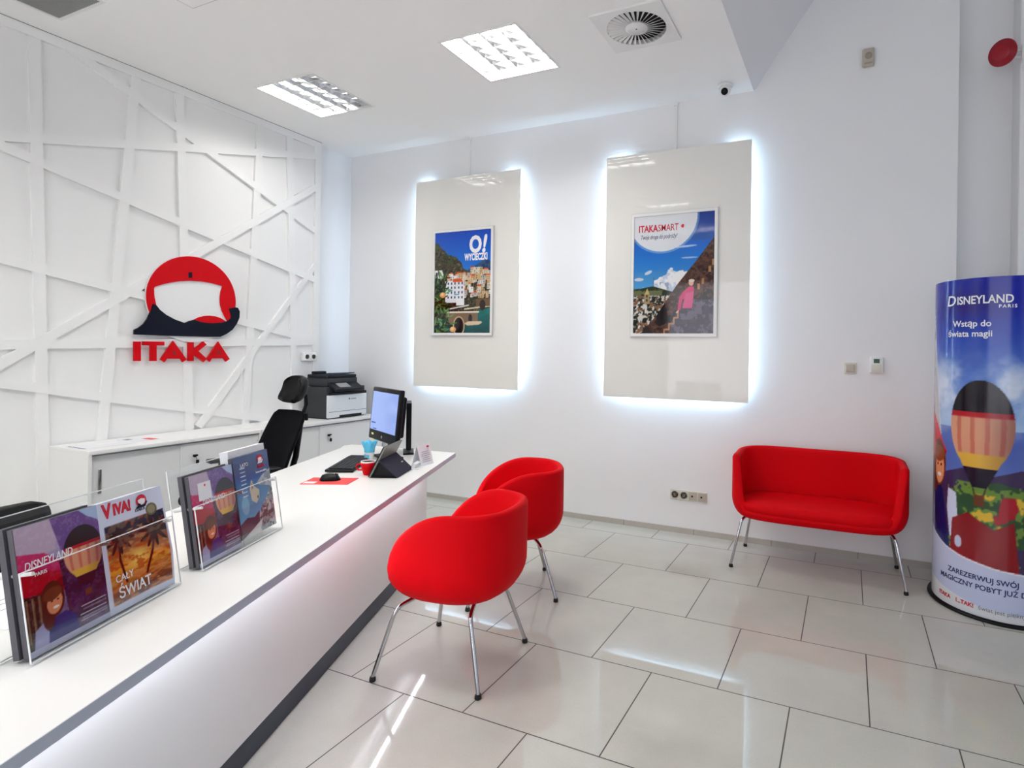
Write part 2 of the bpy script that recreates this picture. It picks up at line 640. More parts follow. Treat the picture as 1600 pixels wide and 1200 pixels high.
# right wall with a window opening, and front wall (behind the viewpoint) with the shop windows
mb = MB()
mb.box((XR + 0.1, (YF + YB) / 2, 0.3), (0.2, YB + 0.5 - YF, 0.6))
mb.box((XR + 0.1, (YF + YB) / 2, 3.95), (0.2, YB + 0.5 - YF, 1.9))
mb.box((XR + 0.1, -1.8, 1.8), (0.2, 2.0, 2.4))
mb.box((XR + 0.1, 3.8, 1.8), (0.2, 2.4, 2.4))
struct(mb.build('wall_right', M_WALL))
mb = MB()
mb.box(((XL + XR) / 2, YF - 0.1, 0.25), (XR - XL, 0.2, 0.5))
mb.box(((XL + XR) / 2, YF - 0.1, 3.95), (XR - XL, 0.2, 1.9))
mb.box((-4.3, YF - 0.1, 1.75), (1.2, 0.2, 2.5))
mb.box((1.9, YF - 0.1, 1.75), (1.4, 0.2, 2.5))
struct(mb.build('wall_front', M_WALL))
M_WINF = mat('dark_window_frame', (0.10, 0.10, 0.11), 0.4)
for k, (x0, x1) in enumerate(((-3.7, -2.2), (-2.2, -0.7), (-0.7, 1.2))):
    mb = MB()
    for xx in (x0 + .03, x1 - .03):
        mb.box((xx, YF - 0.05, 1.75), (0.06, 0.08, 2.5))
    for zz in (0.53, 2.97):
        mb.box(((x0 + x1) / 2, YF - 0.05, zz), (x1 - x0, 0.08, 0.06))
    struct(mb.build('window_%d' % (k + 1), M_WINF))
mb = MB()
for yy in (-0.77, 0.9, 2.57):
    mb.box((XR + .05, yy, 1.8), (0.08, 0.06, 2.4))
for zz in (0.63, 2.97):
    mb.box((XR + .05, 0.9, zz), (0.08, 3.4, 0.06))
struct(mb.build('window_4', M_WINF))

# lowered ceiling with openings for lamps and vents
xs = sorted({XL - .2, XE, *[t[0] for t in TR], *[t[1] for t in TR], DIF[0], DIF[1], GRL[0], GRL[1]})
ys = sorted({YF - .2, YB, *[t[2] for t in TR], *[t[3] for t in TR], DIF[2], DIF[3], GRL[2], GRL[3]})
mb = cells(xs, ys, TR + [DIF, GRL], ZC, True)
struct(mb.build('ceiling', M_CEIL))
# sloped soffit rising to the right of the lowered ceiling, high ceiling beyond
mb = MB()
run = 0.429 / 0.604
z2 = 4.75
x2 = XE + (z2 - ZC) * run
vs = [(XE, YF, ZC), (XE, YB, ZC), (x2, YB, z2), (x2, YF, z2),
      (XE - .02, YF, ZC + .03), (XE - .02, YB, ZC + .03), (x2 - .02, YB, z2 + .03), (x2 - .02, YF, z2 + .03)]
mb.add(vs, [(0, 1, 2, 3), (7, 6, 5, 4), (0, 3, 7, 4), (1, 5, 6, 2), (0, 4, 5, 1), (3, 2, 6, 7)])
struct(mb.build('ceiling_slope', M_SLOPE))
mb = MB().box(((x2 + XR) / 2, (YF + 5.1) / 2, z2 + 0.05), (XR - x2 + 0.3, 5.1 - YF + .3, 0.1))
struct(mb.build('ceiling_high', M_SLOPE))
mb = MB().box((-2.8, (YF + YB) / 2, z2 + .05), (5.0, YB - YF + .6, 0.1))
struct(mb.build('ceiling_void', M_DARK))
mb = MB().box((XL - .1, (YF + YB) / 2, 4.2), (0.2, YB - YF + .6, 1.3))
struct(mb.build('wall_void', M_DARK))

# skirting
mb = MB()
x = -4.2
seams = []
mb.box(((XL + 0.661) / 2, YB - 0.006, 0.0215), (0.661 - XL, 0.012, 0.043))
struct(mb.build('baseboard_back', M_SKIRT))
mb = MB()
for x in (-2.92, -2.32, -1.72, -1.12, -0.52, 0.08):
    mb.box((x, YB - 0.0125, 0.0215), (0.003, 0.0016, 0.043))
struct(mb.build('trim_1', M_GROOVE))
struct(MB().box((XP + 0.0125, (YF + 4.11) / 2, ZC - .0012), (0.027, 4.11 - YF, 0.0022)).build('shadow_gap_strip', M_GROOVE))  # dark strip painted in as the shadow gap between ceiling and lattice
mb = MB().box((XP + 0.006, (YF + 4.11) / 2, 0.03), (0.012, 4.11 - YF, 0.06))
struct(mb.build('baseboard_left', M_SKIRT))

# ================================================================== LATTICE WALL
lat = thing('lattice_wall_panel', 'white wall panelling with crossing diagonal slats behind the cabinets and logo', 'wall panel', (XP, 1.2, 0))
y_end = 4.11
MB().box(((XL + XP) / 2 + .001, (YF + y_end) / 2, ZC / 2), (XP - XL - .002, y_end - YF, ZC - .004)).build('backing_board', M_LAT, lat, True)
slats = [
    ((54, 60), (69, 760), .062), ((214, 110), (158, 700), .062), ((281, 140), (297, 672), .062),
    ((408, 190), (384, 660), .062), ((453, 205), (461, 640), .062), ((497, 224), (497.5, 560), .062),
    ((-60, 208), (497, 244), .062), ((-60, 200), (500, 440), .062), ((110, 74), (500, 365), .062),
    ((500, 290), (-40, 592), .062), ((-60, 387), (497, 533.5), .062), ((-60, 539), (497, 534), .062),
    ((-60, 590), (435, 657), .062), ((310, 667), (500, 408), .062), ((-60, 0), (500, 230), .062)]
SF = XP + 0.022
for k, (a, b, wd) in enumerate(slats):
    A, B = proj_x(*a, SF), proj_x(*b, SF)
    A, B = Vector((0, A.y, A.z)), Vector((0, B.y, B.z))
    if k == 14:                   # top border just under the ceiling
        A, B = Vector((0, 0.2, ZC - .034)), Vector((0, y_end - .062, ZC - .034))
    if k == 5:
        A, B = Vector((0, y_end - .031, ZC - .003)), Vector((0, y_end - .031, 0.06))
    if k in (0, 1, 2, 3, 4):      # run on down behind the cabinets and up to the top border
        d = (B - A) / (B.z - A.z)
        A = A + d * (ZC - .066 - A.z)
        B = B + d * (0.07 - B.z)
    t = (B - A).normalized()
    n = Vector((0, -t.z, t.y))
    q = [A - n * wd / 2, B - n * wd / 2, B + n * wd / 2, A + n * wd / 2]
    q = [Vector((0, min(p.y, y_end - .001), min(p.z, ZC - .003))) for p in q]
    e = 0.00013 * k
    mb = MB().prism([(p.y, p.z) for p in q], 0, 0.022 + e, Matrix(((0, 0, 1, XP), (1, 0, 0, 0), (0, 1, 0, 0), (0, 0, 0, 1))))
    mb.build('slat', M_SLAT, lat, True)

# ================================================================== LOGO SIGN
LX = XP + 0.026


def wl(u, v, o=LX):
    p = proj_x(u, v, o)
    return (p.y, p.z)


def z7(pts, o):
    return [wl(190 + a / 6, 380 + b / 6, o) for a, b in pts]


ROT_WALL = Matrix(((0, 0, 1, 0), (1, 0, 0, 0), (0, 1, 0, 0), (0, 0, 0, 1)))   # drawn (y, z), thickness along x
logo = thing('wall_logo_sign', 'red and navy helmeted head emblem over red ITAKA letters on the slatted wall', 'sign', (LX, 2.85, 1.33))


def wall_plate(name, pts, x0, x1, m_, par):
    Mx = ROT_WALL.copy()
    return MB().prism(pts, x0, x1, Mx).build(name, m_, par, True)


cy, cz, cr = 2.905, 1.805, 0.352
yy0, yy1 = wl(190 + 222 / 6, 460)[0], wl(190 + 1058 / 6, 470)[0]
cy, cr = (yy0 + yy1) / 2, (yy1 - yy0) / 2
cz = wl(293, 400)[1] - cr
wall_plate('white_backing', arc(cy, cz, cr + .006, 0, 2 * PI, 64)[:-1], LX, LX + .008, M_LOGOW, logo)
# red cap and cheek: the disc with the visor opening cut out, closed with the navy shape below
visor = z7([(300, 412), (375, 388), (450, 370), (545, 356), (640, 352), (740, 358), (840, 374), (945, 402), (928, 450), (920, 510),
            (922, 570), (938, 630), (960, 680), (992, 732)], LX + .012)
chin = z7([(992, 732), (940, 700), (880, 682), (815, 678), (750, 684), (680, 715), (592, 748), (500, 712), (410, 660), (350, 600),
           (312, 540), (300, 480)], LX + .012)
mb = MB()
a0, a1 = math.radians(-38), math.radians(209)
N = 60
outer = arc(cy, cz, cr, a1, a0, N)
inner_raw = visor
# resample the inner edge to N+1 points
leftpts = z7([(330, 640), (318, 560), (304, 500)], LX + .012)
path = leftpts + visor[0:] + z7([(1000, 736), (1010, 720)], LX + .012)


def resample(p, n):
    p = [Vector((a[0], a[1])) for a in p]
    L = [0]
    for i in range(1, len(p)):
        L.append(L[-1] + (p[i] - p[i - 1]).length)
    out = []
    for k in range(n + 1):
        t = L[-1] * k / n
        i = max(j for j in range(len(L)) if L[j] <= t + 1e-12)
        i = min(i, len(p) - 2)
        f = (t - L[i]) / max(1e-9, L[i + 1] - L[i])
        out.append(tuple(p[i].lerp(p[i + 1], f)))
    return out


inner = resample(path, N)
x0, x1 = LX + .008, LX + .018
vs = [(x1, *p) for p in outer] + [(x1, *p) for p in inner] + [(x0, *p) for p in outer] + [(x0, *p) for p in inner]
n1 = N + 1
fs = []
for k in range(N):
    fs.append((k, k + 1, n1 + k + 1, n1 + k))
    fs.append((k, 2 * n1 + k, 2 * n1 + k + 1, k + 1))
    fs.append((n1 + k, n1 + k + 1, 3 * n1 + k + 1, 3 * n1 + k))
mb.add(vs, fs)
mb.build('red_cap', M_LOGOR, logo, True)
wall_plate('red_lips', z7([(680, 715), (730, 692), (775, 682), (820, 679), (880, 685), (930, 702), (970, 728), (985, 742), (900, 770), (760, 765)], LX + .014), LX + .008, LX + .016, M_LOGOR, logo)
wall_plate('navy_beard', z7([(118, 812), (160, 792), (205, 757), (240, 710), (264, 655), (280, 610), (290, 570), (305, 570), (325, 580), (360, 625), (420, 672), (500, 715),
                     (592, 748), (640, 728), (680, 718), (740, 738), (800, 748), (860, 750), (930, 745), (990, 732), (1025, 700), (1020, 660),
                     (1005, 615), (1060, 600), (1090, 605), (1108, 640), (1104, 700), (1080, 755), (1040, 810), (985, 850), (925, 878), (800, 878), (500, 870), (118, 856)], LX + .02),
           LX + .008, LX + .022, M_LOGON, logo)
wall_plate('slot_mark', z7([(628, 272), (662, 272), (662, 325), (628, 325)], LX + .019), LX + .018, LX + .0195, M_LOGON, logo)
letters = [
    [[(118, 922), (182, 922), (182, 1105), (118, 1105)]],
    [[(200, 920), (402, 924), (402, 958), (330, 958), (330, 1105), (270, 1105), (270, 958), (200, 956)]],
    [[(485, 915), (612, 1090), (575, 1115), (556, 1083), (428, 1083), (405, 1115), (365, 1090)]],
    [[(625, 930), (678, 930), (678, 995), (768, 920), (798, 950), (722, 1012), (802, 1085), (770, 1115), (678, 1045), (678, 1105), (625, 1105)]],
    [[(908, 923), (1014, 1085), (980, 1110), (957, 1080), (850, 1080), (828, 1112), (798, 1085)]]]
holes = {2: [(490, 1008), (522, 1042), (470, 1042)], 4: [(912, 1005), (940, 1038), (892, 1038)]}
for k, L in enumerate(letters):
    lt = wall_plate('letter', z7(L[0], LX + .016), LX, LX + .016, M_LOGOR, logo)
    if k in holes:
        wall_plate('letter_counter', z7(holes[k], LX + .017), LX + .016, LX + .017, mat('letter_hole_dark_red', hexc(120, 30, 32), .5), lt).parent = lt  # dark red plate drawn as the hole in the letter
        h = C.objects[-1]

# ================================================================== GLASS PANELS WITH POSTERS
def wall_light_panel(label, x0, x1, z0, z1):
    yf = YB - 0.05
    t = thing('backlit_glass_panel', label, 'wall panel', ((x0 + x1) / 2, YB, z0), group=None)
    MB().box(((x0 + x1) / 2, yf - .004 + .004, (z0 + z1) / 2), (x1 - x0, 0.008, z1 - z0)).build('glass_sheet', M_GLASSP, t, True)
    mb = MB()
    ins = 0.07
    for a, b, c_, d_ in ((x0 + ins, x0 + ins + .02, z0 + ins, z1 - ins), (x1 - ins - .02, x1 - ins, z0 + ins, z1 - ins)):
        mb.box(((a + b) / 2, (yf + .004 + YB) / 2, (c_ + d_) / 2), (b - a, YB - yf - .004, d_ - c_))
    for zz in (z0 + ins, z1 - ins):
        mb.box(((x0 + x1) / 2, (yf + .004 + YB) / 2, zz), (x1 - x0 - 2 * ins, YB - yf - .004, .02))
    mb.build('mounting_frame', M_ALU, t, True)
    led = MB()
    e = ins - .006
    for xx in (x0 + e, x1 - e):
        led.box((xx, yf + .022, (z0 + z1) / 2), (.008, .018, z1 - z0 - 2 * ins - .02))
    led.box(((x0 + x1) / 2, yf + .022, z0 + e - .008), (x1 - x0 - 2 * ins - .02, .018, .008))
    led.build('led_strip', M_LEDM, t, True)
    for xx in (x0 + e + .05, x1 - e - .05):
        MB().box((xx, yf + .022, z1 - e + .008), (.12, .018, .008)).build('led_strip', M_LEDM, t, True)
    return t


P1 = (-3.962, -2.757, 1.097, 3.113)
P2 = (-1.905, -0.700, 1.082, 3.105)
wall_light_panel('pale grey glass panel with white glow holding the seaside town poster', *P1)
wall_light_panel('pale grey glass panel with white glow holding the stone staircase poster', *P2)


def conduit(label, x, z0):
    t = thing('cable_conduit', label, 'cable duct', (x, YB - .008, z0))
    MB().box((x, YB - .008, (z0 + ZC) / 2 - .005), (.018, .016, ZC - z0 - .01)).build('duct', M_WPL, t, True)
    MB().box((x, YB - .014, ZC - .012), (.04, .028, .024), bev=.004).build('ceiling_cap', M_WPL, t, True)


conduit('thin white cable duct from ceiling down to the seaside poster panel', -3.352, 3.115)
conduit('thin white cable duct from ceiling down to the staircase poster panel', -1.314, 3.108)


def poster(label, x0, x1, z0, z1, art):
    y = YB - 0.054
    t = thing('framed_poster', label, 'poster', ((x0 + x1) / 2, y, z0))
    b = .022
    mb = MB()
    for a, b_, c_, d_ in ((x0, x0 + b, z0, z1), (x1 - b, x1, z0, z1), (x0 + b, x1 - b, z0, z0 + b), (x0 + b, x1 - b, z1 - b, z1)):
        mb.box(((a + b_) / 2, y - .009, (c_ + d_) / 2), (b_ - a, .018, d_ - c_))
    mb.build('frame', M_FRAME, t, True)
    mb = MB()
    e = .004
    for a, b_, c_, d_ in ((x0 - e, x0, z0 - e, z1 + e), (x1, x1 + e, z0 - e, z1 + e), (x0, x1, z0 - e, z0), (x0, x1, z1, z1 + e)):
        mb.box(((a + b_) / 2, y - .008, (c_ + d_) / 2), (b_ - a, .016, d_ - c_))
    mb.build('frame_edge', M_FRAMEG, t, True)
    X0, X1, Z0, Z1 = x0 + b, x1 - b, z0 + b, z1 - b
    inv = t.location
    o = art_object('printed_picture', art, lambda u, v: Vector((X0 + (X1 - X0) * u, y - .010, Z0 + (Z1 - Z0) * v)) - inv,
                   print_material('glossy_poster_print', .06, 0.0), t)
    return t, (X0, X1, Z0, Z1, y - .0105)


def art_town():
    a = Art(150, 220, 1.47)
    a.vgrad(0.8, (40, 140, 225), 1.47, (0, 84, 200))
    n1, n2, n3 = a.noise(6, 1), a.noise(16, 2), a.noise(40, 3, 3)
    # far mountains
    far = a.Y < 0.94 + .05 * np.sin(a.X * 9) + .08 * (n1 - .5) + .05 * np.clip((a.X - .6) * 3, 0, 1)
    a.put(far & (a.X > .5), (38, 70, 120))
    a.put(far & (a.X > .5) & (n2 > .52), (60, 96, 130))
    # near cliff
    ridge = np.interp(a.X, [0, .08, .15, .25, .4, .48, .52, .6, .75, 1], [1.31, 1.30, 1.22, 1.14, 1.09, 1.02, .93, .90, .88, .80])
    cl = a.Y < ridge + .05 * (n2 - .5)
    a.put(cl, (96, 82, 62))
    a.put(cl & (n2 > .55), (140, 120, 92))
    a.put(cl & (n3 > .55), (50, 60, 34))
    a.put(cl & (n3 < .38), (34, 34, 30))
    a.put(cl & (n1 < .42) & (a.Y > 1.0), (70, 84, 40))
    # town blocks
    rng = random.Random(5)
    base = lambda x: .45 + .05 * math.sin(x * 7)
    for k in range(150):
        x, y = rng.uniform(.2, 1.0), rng.uniform(.50, .90)
        topy = np.interp(x, [.2, .35, .5, .7, 1], [.78, .82, .84, .90, .80])
        if y > topy:
            continue
        wd, h = rng.uniform(.04, .10), rng.uniform(.04, .09)
        col = rng.choice([(236, 232, 222), (226, 214, 190), (245, 244, 240), (214, 180, 130), (230, 200, 160), (200, 190, 180)])
        a.put(a.rect(x, y, x + wd, y + h), col)
        if rng.random() < .45:
            a.put(a.poly([(x - .01, y + h), (x + wd + .01, y + h), (x + wd * .8, y + h + .022), (x + wd * .2, y + h + .022)]), rng.choice([(226, 98, 40), (205, 84, 40), (236, 130, 70)]))
        for q in range(2):
            for r_ in range(2):
                if rng.random() < .7:
                    a.put(a.rect(x + wd * (.2 + .4 * q), y + h * (.2 + .4 * r_), x + wd * (.34 + .4 * q), y + h * (.42 + .4 * r_)), (70, 74, 90))
    # tall white house in front
    a.put(a.rect(.20, .44, .53, .76), (238, 240, 244))
    a.put(a.rect(.40, .40, .54, .68), (246, 246, 248))
    a.put(a.poly([(.33, .74), (.52, .74), (.48, .79), (.36, .79)]), (226, 96, 36))
    for xx in (.24, .30, .36, .43, .49):
        for yy in (.50, .57, .64, .70):
            a.put(a.rect(xx, yy, xx + .022, yy + .035), (60, 76, 110))
    a.put(a.rect(.24, .61, .33, .625), (60, 140, 190))
    a.put(a.rect(.36, .55, .45, .565), (60, 140, 190))
    a.put(a.rect(0, .80, .16, .92), (236, 236, 236))
    for xx in (.03, .09):
        a.put(a.ell(xx + .015, .86, .014, .03), (90, 100, 120))
    # sea
    sea = a.Y < np.interp(a.X, [0, .3, .75, .8, 1], [.2, .2, .22, .33, .36])
    a.vgrad(0, (0, 78, 84), .36, (20, 140, 132), sea)
    a.put(sea & (a.noise(20, 9, 4, 1, 3) > .56), (0, 104, 100), .6)
    a.put(a.line(.55, .345, 1.0, .385, .02), (232, 214, 184))
    # sea wall, arches and bridge
    a.put(a.rect(.75, .38, 1.0, .49), (126, 100, 74))
    a.put(a.ell(.86, .40, .05, .075), (60, 46, 40))
    a.put(a.poly([(.22, .30), (.78, .30), (.78, .14), (.55, .12), (.22, .12)]), (138, 116, 92))
    a.put(a.rect(.22, .29, .80, .315), (235, 228, 214))
    a.put(a.ell(.45, .10, .105, .145), (206, 176, 140))
    a.put(a.ell(.45, .10, .085, .125), (36, 30, 34))
    a.put(a.ell(.65, .20, .035, .07), (52, 42, 40))
    a.put(a.poly([(.55, .14), (.62, .17), (.84, .17), (.86, .15), (.80, .12), (.6, .11)]), (226, 205, 176))
    a.put(a.line(.20, .34, .62, .40, .018), (232, 228, 222))
    a.put(a.line(.20, .32, .55, .36, .012), (50, 54, 70))
    # leaves on the left
    rng = random.Random(8)
    for k in range(210):
        x = rng.random() ** 1.7 * .28
        y = rng.uniform(0, .82)
        lim = .13 if .38 < y < .5 else (.28 if y < .38 else .20)
        if x > lim:
            continue
        col = rng.choice([(30, 60, 30), (60, 100, 44), (96, 136, 70), (130, 168, 110), (20, 36, 24), (18, 30, 20)])
        a.leaf(x, y, rng.uniform(-.6, 2.6), rng.uniform(.08, .16), rng.uniform(.015, .03), col)
    for x, y in ((.155, .555), (.345, .055)):
        a.put(a.ell(x, y, .055, .04), (236, 180, 120))
        a.put(a.ell(x - .01, y + .01, .03, .022), (250, 214, 160))
    return a


def art_stairs():
    a = Art(170, 250, 1.43)
    a.vgrad(.55, (96, 176, 230), 1.43, (0, 62, 160))
    a.vgrad(.75, (64, 150, 225), 1.10, (16, 112, 214), (a.Y > .75) & (a.Y < 1.1))
    n1, n2, n3 = a.noise(5, 11), a.noise(14, 12), a.noise(34, 13, 3)
    cl = (a.Y < np.interp(a.X, [0, .2, .35, .47, .55, .7, 1], [.56, .56, .68, .78, .74, .70, .7]) + .16 * (n2 - .5)) & (a.X > .12)
    a.put(cl, (206, 218, 238))
    a.put(cl * a.soft(n2, .46, .12), (250, 250, 252))
    a.put(cl & (n1 < .40) & (a.Y < .62), (170, 184, 206))
    a.put(a.ell(.07, .66, .06, .02), (220, 230, 242))
    a.put(a.ell(.19, .74, .05, .02, .4), (214, 226, 242))
    a.put(a.ell(.65, 1.035, .14, .012, .05), (180, 208, 240))
    a.put(a.ell(.70, .90, .1, .010), (170, 204, 240))
    # hill and town
    hill = a.Y < np.interp(a.X, [0, .1, .25, .35, .5], [.545, .55, .575, .545, .50])
    a.put(hill, (54, 66, 50))
    a.put(hill & (n2 > .55), (84, 96, 62))
    a.put(hill & (a.Y < .52) & (n2 > .5), (120, 124, 90))
    a.put(a.line(.258, .56, .262, .68, .006), (70, 84, 110))
    town = hill & (a.Y < .46)
    a.put(town, (70, 74, 60))
    a.put(town & (n3 > .52), (190, 184, 172))
    a.put(town & (n3 > .58), (224, 220, 214))
    a.put(town & (n3 < .40), (36, 44, 34))
    a.put(town & (a.noise(24, 15, 2) > .62), (150, 110, 84))
    a.put(a.rect(.14, .36, .21, .49), (176, 158, 118))
    a.put(a.poly([(.145, .48), (.21, .48), (.178, .55)]), (214, 190, 130))
    for yy in (.39, .44):
        a.put(a.rect(.165, yy, .185, yy + .03), (80, 66, 56))
    # dark rising wall and steps
    wall = a.poly([(.10, 0), (.30, .22), (.55, .58), (.80, .88), (1.01, 1.15), (1.01, 0)])
    a.put(wall, (70, 46, 42))
    a.put(wall & (n2 > .5), (92, 62, 54))
    a.put(wall & (n3 > .56), (110, 78, 66))
    a.put(wall & (n1 < .44), (44, 32, 34))
    lower = wall & (a.X > .48) & (a.Y < .40) & (a.Y < (a.X - .40) * 1.6)
    a.put(lower, (92, 88, 108), .8)
    a.put(lower & (n2 > .54), (124, 118, 136), .8)
    pts = [(.40, .0), (.40, .05), (.46, .05), (.46, .12), (.52, .12), (.52, .19), (.57, .19), (.57, .27)]
    for (p, q) in zip(pts, pts[1:]):
        a.put(a.line(*p, *q, .02), (196, 150, 112))
    for x, y in ((.93, .72), (.97, .80), (.80, .52), (.85, .58)):
        a.put(a.rect(x, y, x + .03, y + .07), (190, 140, 96))
    # seated figure in a pink dress
    a.put(a.poly([(.56, .28), (.60, .28), (.62, .40), (.72, .46), (.76, .50), (.74, .57), (.69, .54), (.60, .46), (.585, .44)]), (214, 72, 128))
    a.put(a.poly([(.62, .30), (.74, .30), (.76, .50), (.66, .48)]), (226, 96, 150))
    a.put(a.poly([(.60, .47), (.72, .52), (.76, .50), (.76, .55), (.70, .56)]), (222, 70, 120))
    a.put(a.ell(.725, .60, .03, .035), (236, 190, 170))
    a.put(a.ell(.73, .625, .035, .02), (240, 228, 214))
    a.put(a.line(.57, .27, .55, .25, .015), (232, 190, 170))
    # white cloud bubble with the title
    a.put(a.ell(.36, 1.40, .43, .41), (235, 238, 243))
    r_ = np.hypot((a.X - .36) / .43, (a.Y - 1.40) / .41)
    a.put((r_ > 1) & (r_ < 1.06), (200, 214, 236), .5)
    return a


t1, q1 = poster('framed poster of a white seaside town under cliffs, headed O! WYCIECZKI', -3.726, -3.032, 1.597, 2.611, art_town())
X0, X1, Z0, Z1, YP = q1
Mp = frame((X0, YP, Z0), (1, 0, 0), (0, 0, 1))
WP, HP = X1 - X0, Z1 - Z0
def poster_text(par, txt, x, y, size, m_, **k):
    mb = text_mb(txt, size, M=frame((X0 + x * WP, YP, Z0 + y * WP), (1, 0, 0), (0, 0, 1)), **k)
    return mb.build('lettering', m_, par, True)
poster_text(t1, 'O', .62, 1.175, .215, M_WHITETXT, bold=.009, fitw=.215 * WP)
poster_text(t1, '!', .845, 1.175, .22, M_WHITETXT, bold=.009, shear=.2, fitw=.085 * WP)
poster_text(t1, 'WYCIECZKI', .535, 1.06, .088, M_WHITETXT, bold=.0035, fitw=.40 * WP)

t2, q2 = poster('framed poster of a pink figure on stone steps under blue sky, headed ITAKASMART', -1.664, -0.951, 1.593, 2.600, art_stairs())
X0, X1, Z0, Z1, YP = q2
WP = X1 - X0
poster_text(t2, 'ITAKA', .06, 1.245, .078, M_REDTXT, bold=.0022, fitw=.245 * WP)
poster_text(t2, 'SMART', .308, 1.245, .078, M_REDTXT, bold=.0004, fitw=.255 * WP)
poster_text(t2, 'Twoja droga do podróży!', .09, 1.155, .05, M_NAVYTXT, shear=.35, fitw=.46 * WP)
mb = MB()
mb.prism(arc(.615, 1.29, .022, .6, 5.2, 10), 0, .0005, frame((X0, YP, Z0), (1, 0, 0), (0, 0, 1)) @ Matrix.Diagonal((WP, WP, 1, 1)))
mb.build('small_emblem', M_REDTXT, t2, True)

# ================================================================== CEILING LAMPS AND VENTS
def troffer(idx, label, visible=True, off_cols=(), group=None):
    x0, x1, y0, y1 = TR[idx]
    t = thing('ceiling_light', label, 'ceiling light', ((x0 + x1) / 2, (y0 + y1) / 2, ZC), group=group)
    mb = MB()
    e, d = .012, .03
    for a, b, c_, d_ in ((x0 - .004, x0 + e, y0 - .004, y1 + .004), (x1 - e, x1 + .004, y0 - .004, y1 + .004), (x0 + e, x1 - e, y0 - .004, y0 + e), (x0 + e, x1 - e, y1 - e, y1 + .004)):
        mb.box(((a + b) / 2, (c_ + d_) / 2, ZC + .003), (b - a, d_ - c_, .018))
    mb.build('frame', M_FRAME, t, True)
    mb = MB()
    H = .048
    for a, b, c_, d_ in ((x0 + .002, x0 + .008, y0, y1), (x1 - .008, x1 - .002, y0, y1), (x0, x1, y0 + .002, y0 + .008), (x0, x1, y1 - .008, y1 - .002)):
        mb.box(((a + b) / 2, (c_ + d_) / 2, ZC + H / 2 + .012), (b - a, d_ - c_, H))
    mb.build('housing', M_MIRR, t, True)
    nx = 4
    wx = (x1 - x0 - 2 * e) / nx
    lit, unlit = MB(), MB()
    for i in range(nx):
        tgt = unlit if i in off_cols else lit
        a = x0 + e + wx * i
        tgt.box((a + wx / 2, (y0 + y1) / 2, ZC + H + .014), (wx - .001, y1 - y0 - 2 * e, .006))
    lit.build('lamp_tubes', M_LAMP, t, True)
    if off_cols:
        unlit.build('lamp_tubes', M_LAMPOFF, t, True)['label'] = 'unlit lamp tubes'
    mb = MB()
    for i in range(1, nx):
        a = x0 + e + wx * i
        # V-shaped longitudinal blade
        prof = [(-.012, .036), (.012, .036), (.0025, .004), (-.0025, .004)]
        vs = [(a + p[0], y0 + e, ZC + p[1]) for p in prof] + [(a + p[0], y1 - e, ZC + p[1]) for p in prof]
        mb.add(vs, [(0, 1, 2, 3), (7, 6, 5, 4), (0, 4, 5, 1), (1, 5, 6, 2), (2, 6, 7, 3), (3, 7, 4, 0)])
    ny = 6
    wy = (y1 - y0 - 2 * e) / ny
    for j in range(1, ny):
        b = y0 + e + wy * j
        prof = [(-.008, .034), (.008, .034), (.002, .006), (-.002, .006)]
        vs = [(x0 + e, b + p[0], ZC + p[1]) for p in prof] + [(x1 - e, b + p[0], ZC + p[1]) for p in prof]
        mb.add(vs, [(3, 2, 1, 0), (4, 5, 6, 7), (1, 5, 4, 0), (2, 6, 5, 1), (3, 7, 6, 2), (0, 4, 7, 3)])
    mb.build('louvre', M_MIRR, t, True)
    return t


troffer(0, 'square recessed ceiling light with half its louvre unlit, close to the slatted wall', off_cols=(2, 3))
troffer(1, 'square recessed louvred ceiling light fully lit, between half-dark lamp and round air diffuser')
for k in (2, 3, 4):
    troffer(k, 'square louvred ceiling light out of the picture above the counter, seen only mirrored', group='ceiling lights out of the picture')

# swirl diffuser
x0, x1, y0, y1 = DIF
cx_, cy_ = (x0 + x1) / 2, (y0 + y1) / 2
dif = thing('round_air_diffuser', 'white square ceiling plate with round swirl of air slots', 'air vent', (cx_, cy_, ZC))
mb = MB()
n = 72
R = .187
inner_ = [(cx_ + R * math.cos(2 * PI * k / n), cy_ + R * math.sin(2 * PI * k / n)) for k in range(n)]
hw = (x1 - x0) / 2 - .003
sq = []
for k in range(n):
    a = 2 * PI * k / n
    f = hw / max(abs(math.cos(a)), abs(math.sin(a)))
    sq.append((cx_ + f * math.cos(a), cy_ + f * math.sin(a)))
rings = [[(*p, ZC + .02) for p in sq], [(*p, ZC - .012) for p in sq], [(*p, ZC - .012) for p in inner_], [(*p, ZC + .02) for p in inner_]]
mb.loft(rings, smooth=False)
mb.build('face_plate', M_WPL, dif, True)
MB().lathe([(0.001, ZC - .013), (.07, ZC - .013), (.071, ZC + .0), (0.001, ZC + .001)], 40, Matrix.Translation((cx_, cy_, 0))).build('hub', M_WPL, dif, True)
mb = MB()
for k in range(32):
    a = 2 * PI * k / 32
    M_ = Matrix.Translation((cx_, cy_, ZC)) @ Matrix.Rotation(a, 4, 'Z')
    vs = [(.068, -.0015, -.012), (R + .002, -.008, -.012), (R + .002, .009, -.002), (.068, .004, -.002),
          (.068, -.0005, -.013), (R + .002, -.007, -.013), (R + .002, .010, -.003), (.068, .005, -.003)]
    mb.add(vs, [(0, 1, 2, 3), (7, 6, 5, 4), (0, 4, 5, 1), (1, 5, 6, 2), (2, 6, 7, 3), (3, 7, 4, 0)], False, M_)
mb.build('swirl_blades', M_WPL, dif, True)
mb = MB().lathe([(R + .03, ZC + .02), (R + .03, ZC + .12), (.001, ZC + .121)], 40, Matrix.Translation((cx_, cy_, 0)))
mb.box((cx_, cy_, ZC + .13), (.44, .44, .01))
mb.build('plenum_box', M_DARK, dif, True)
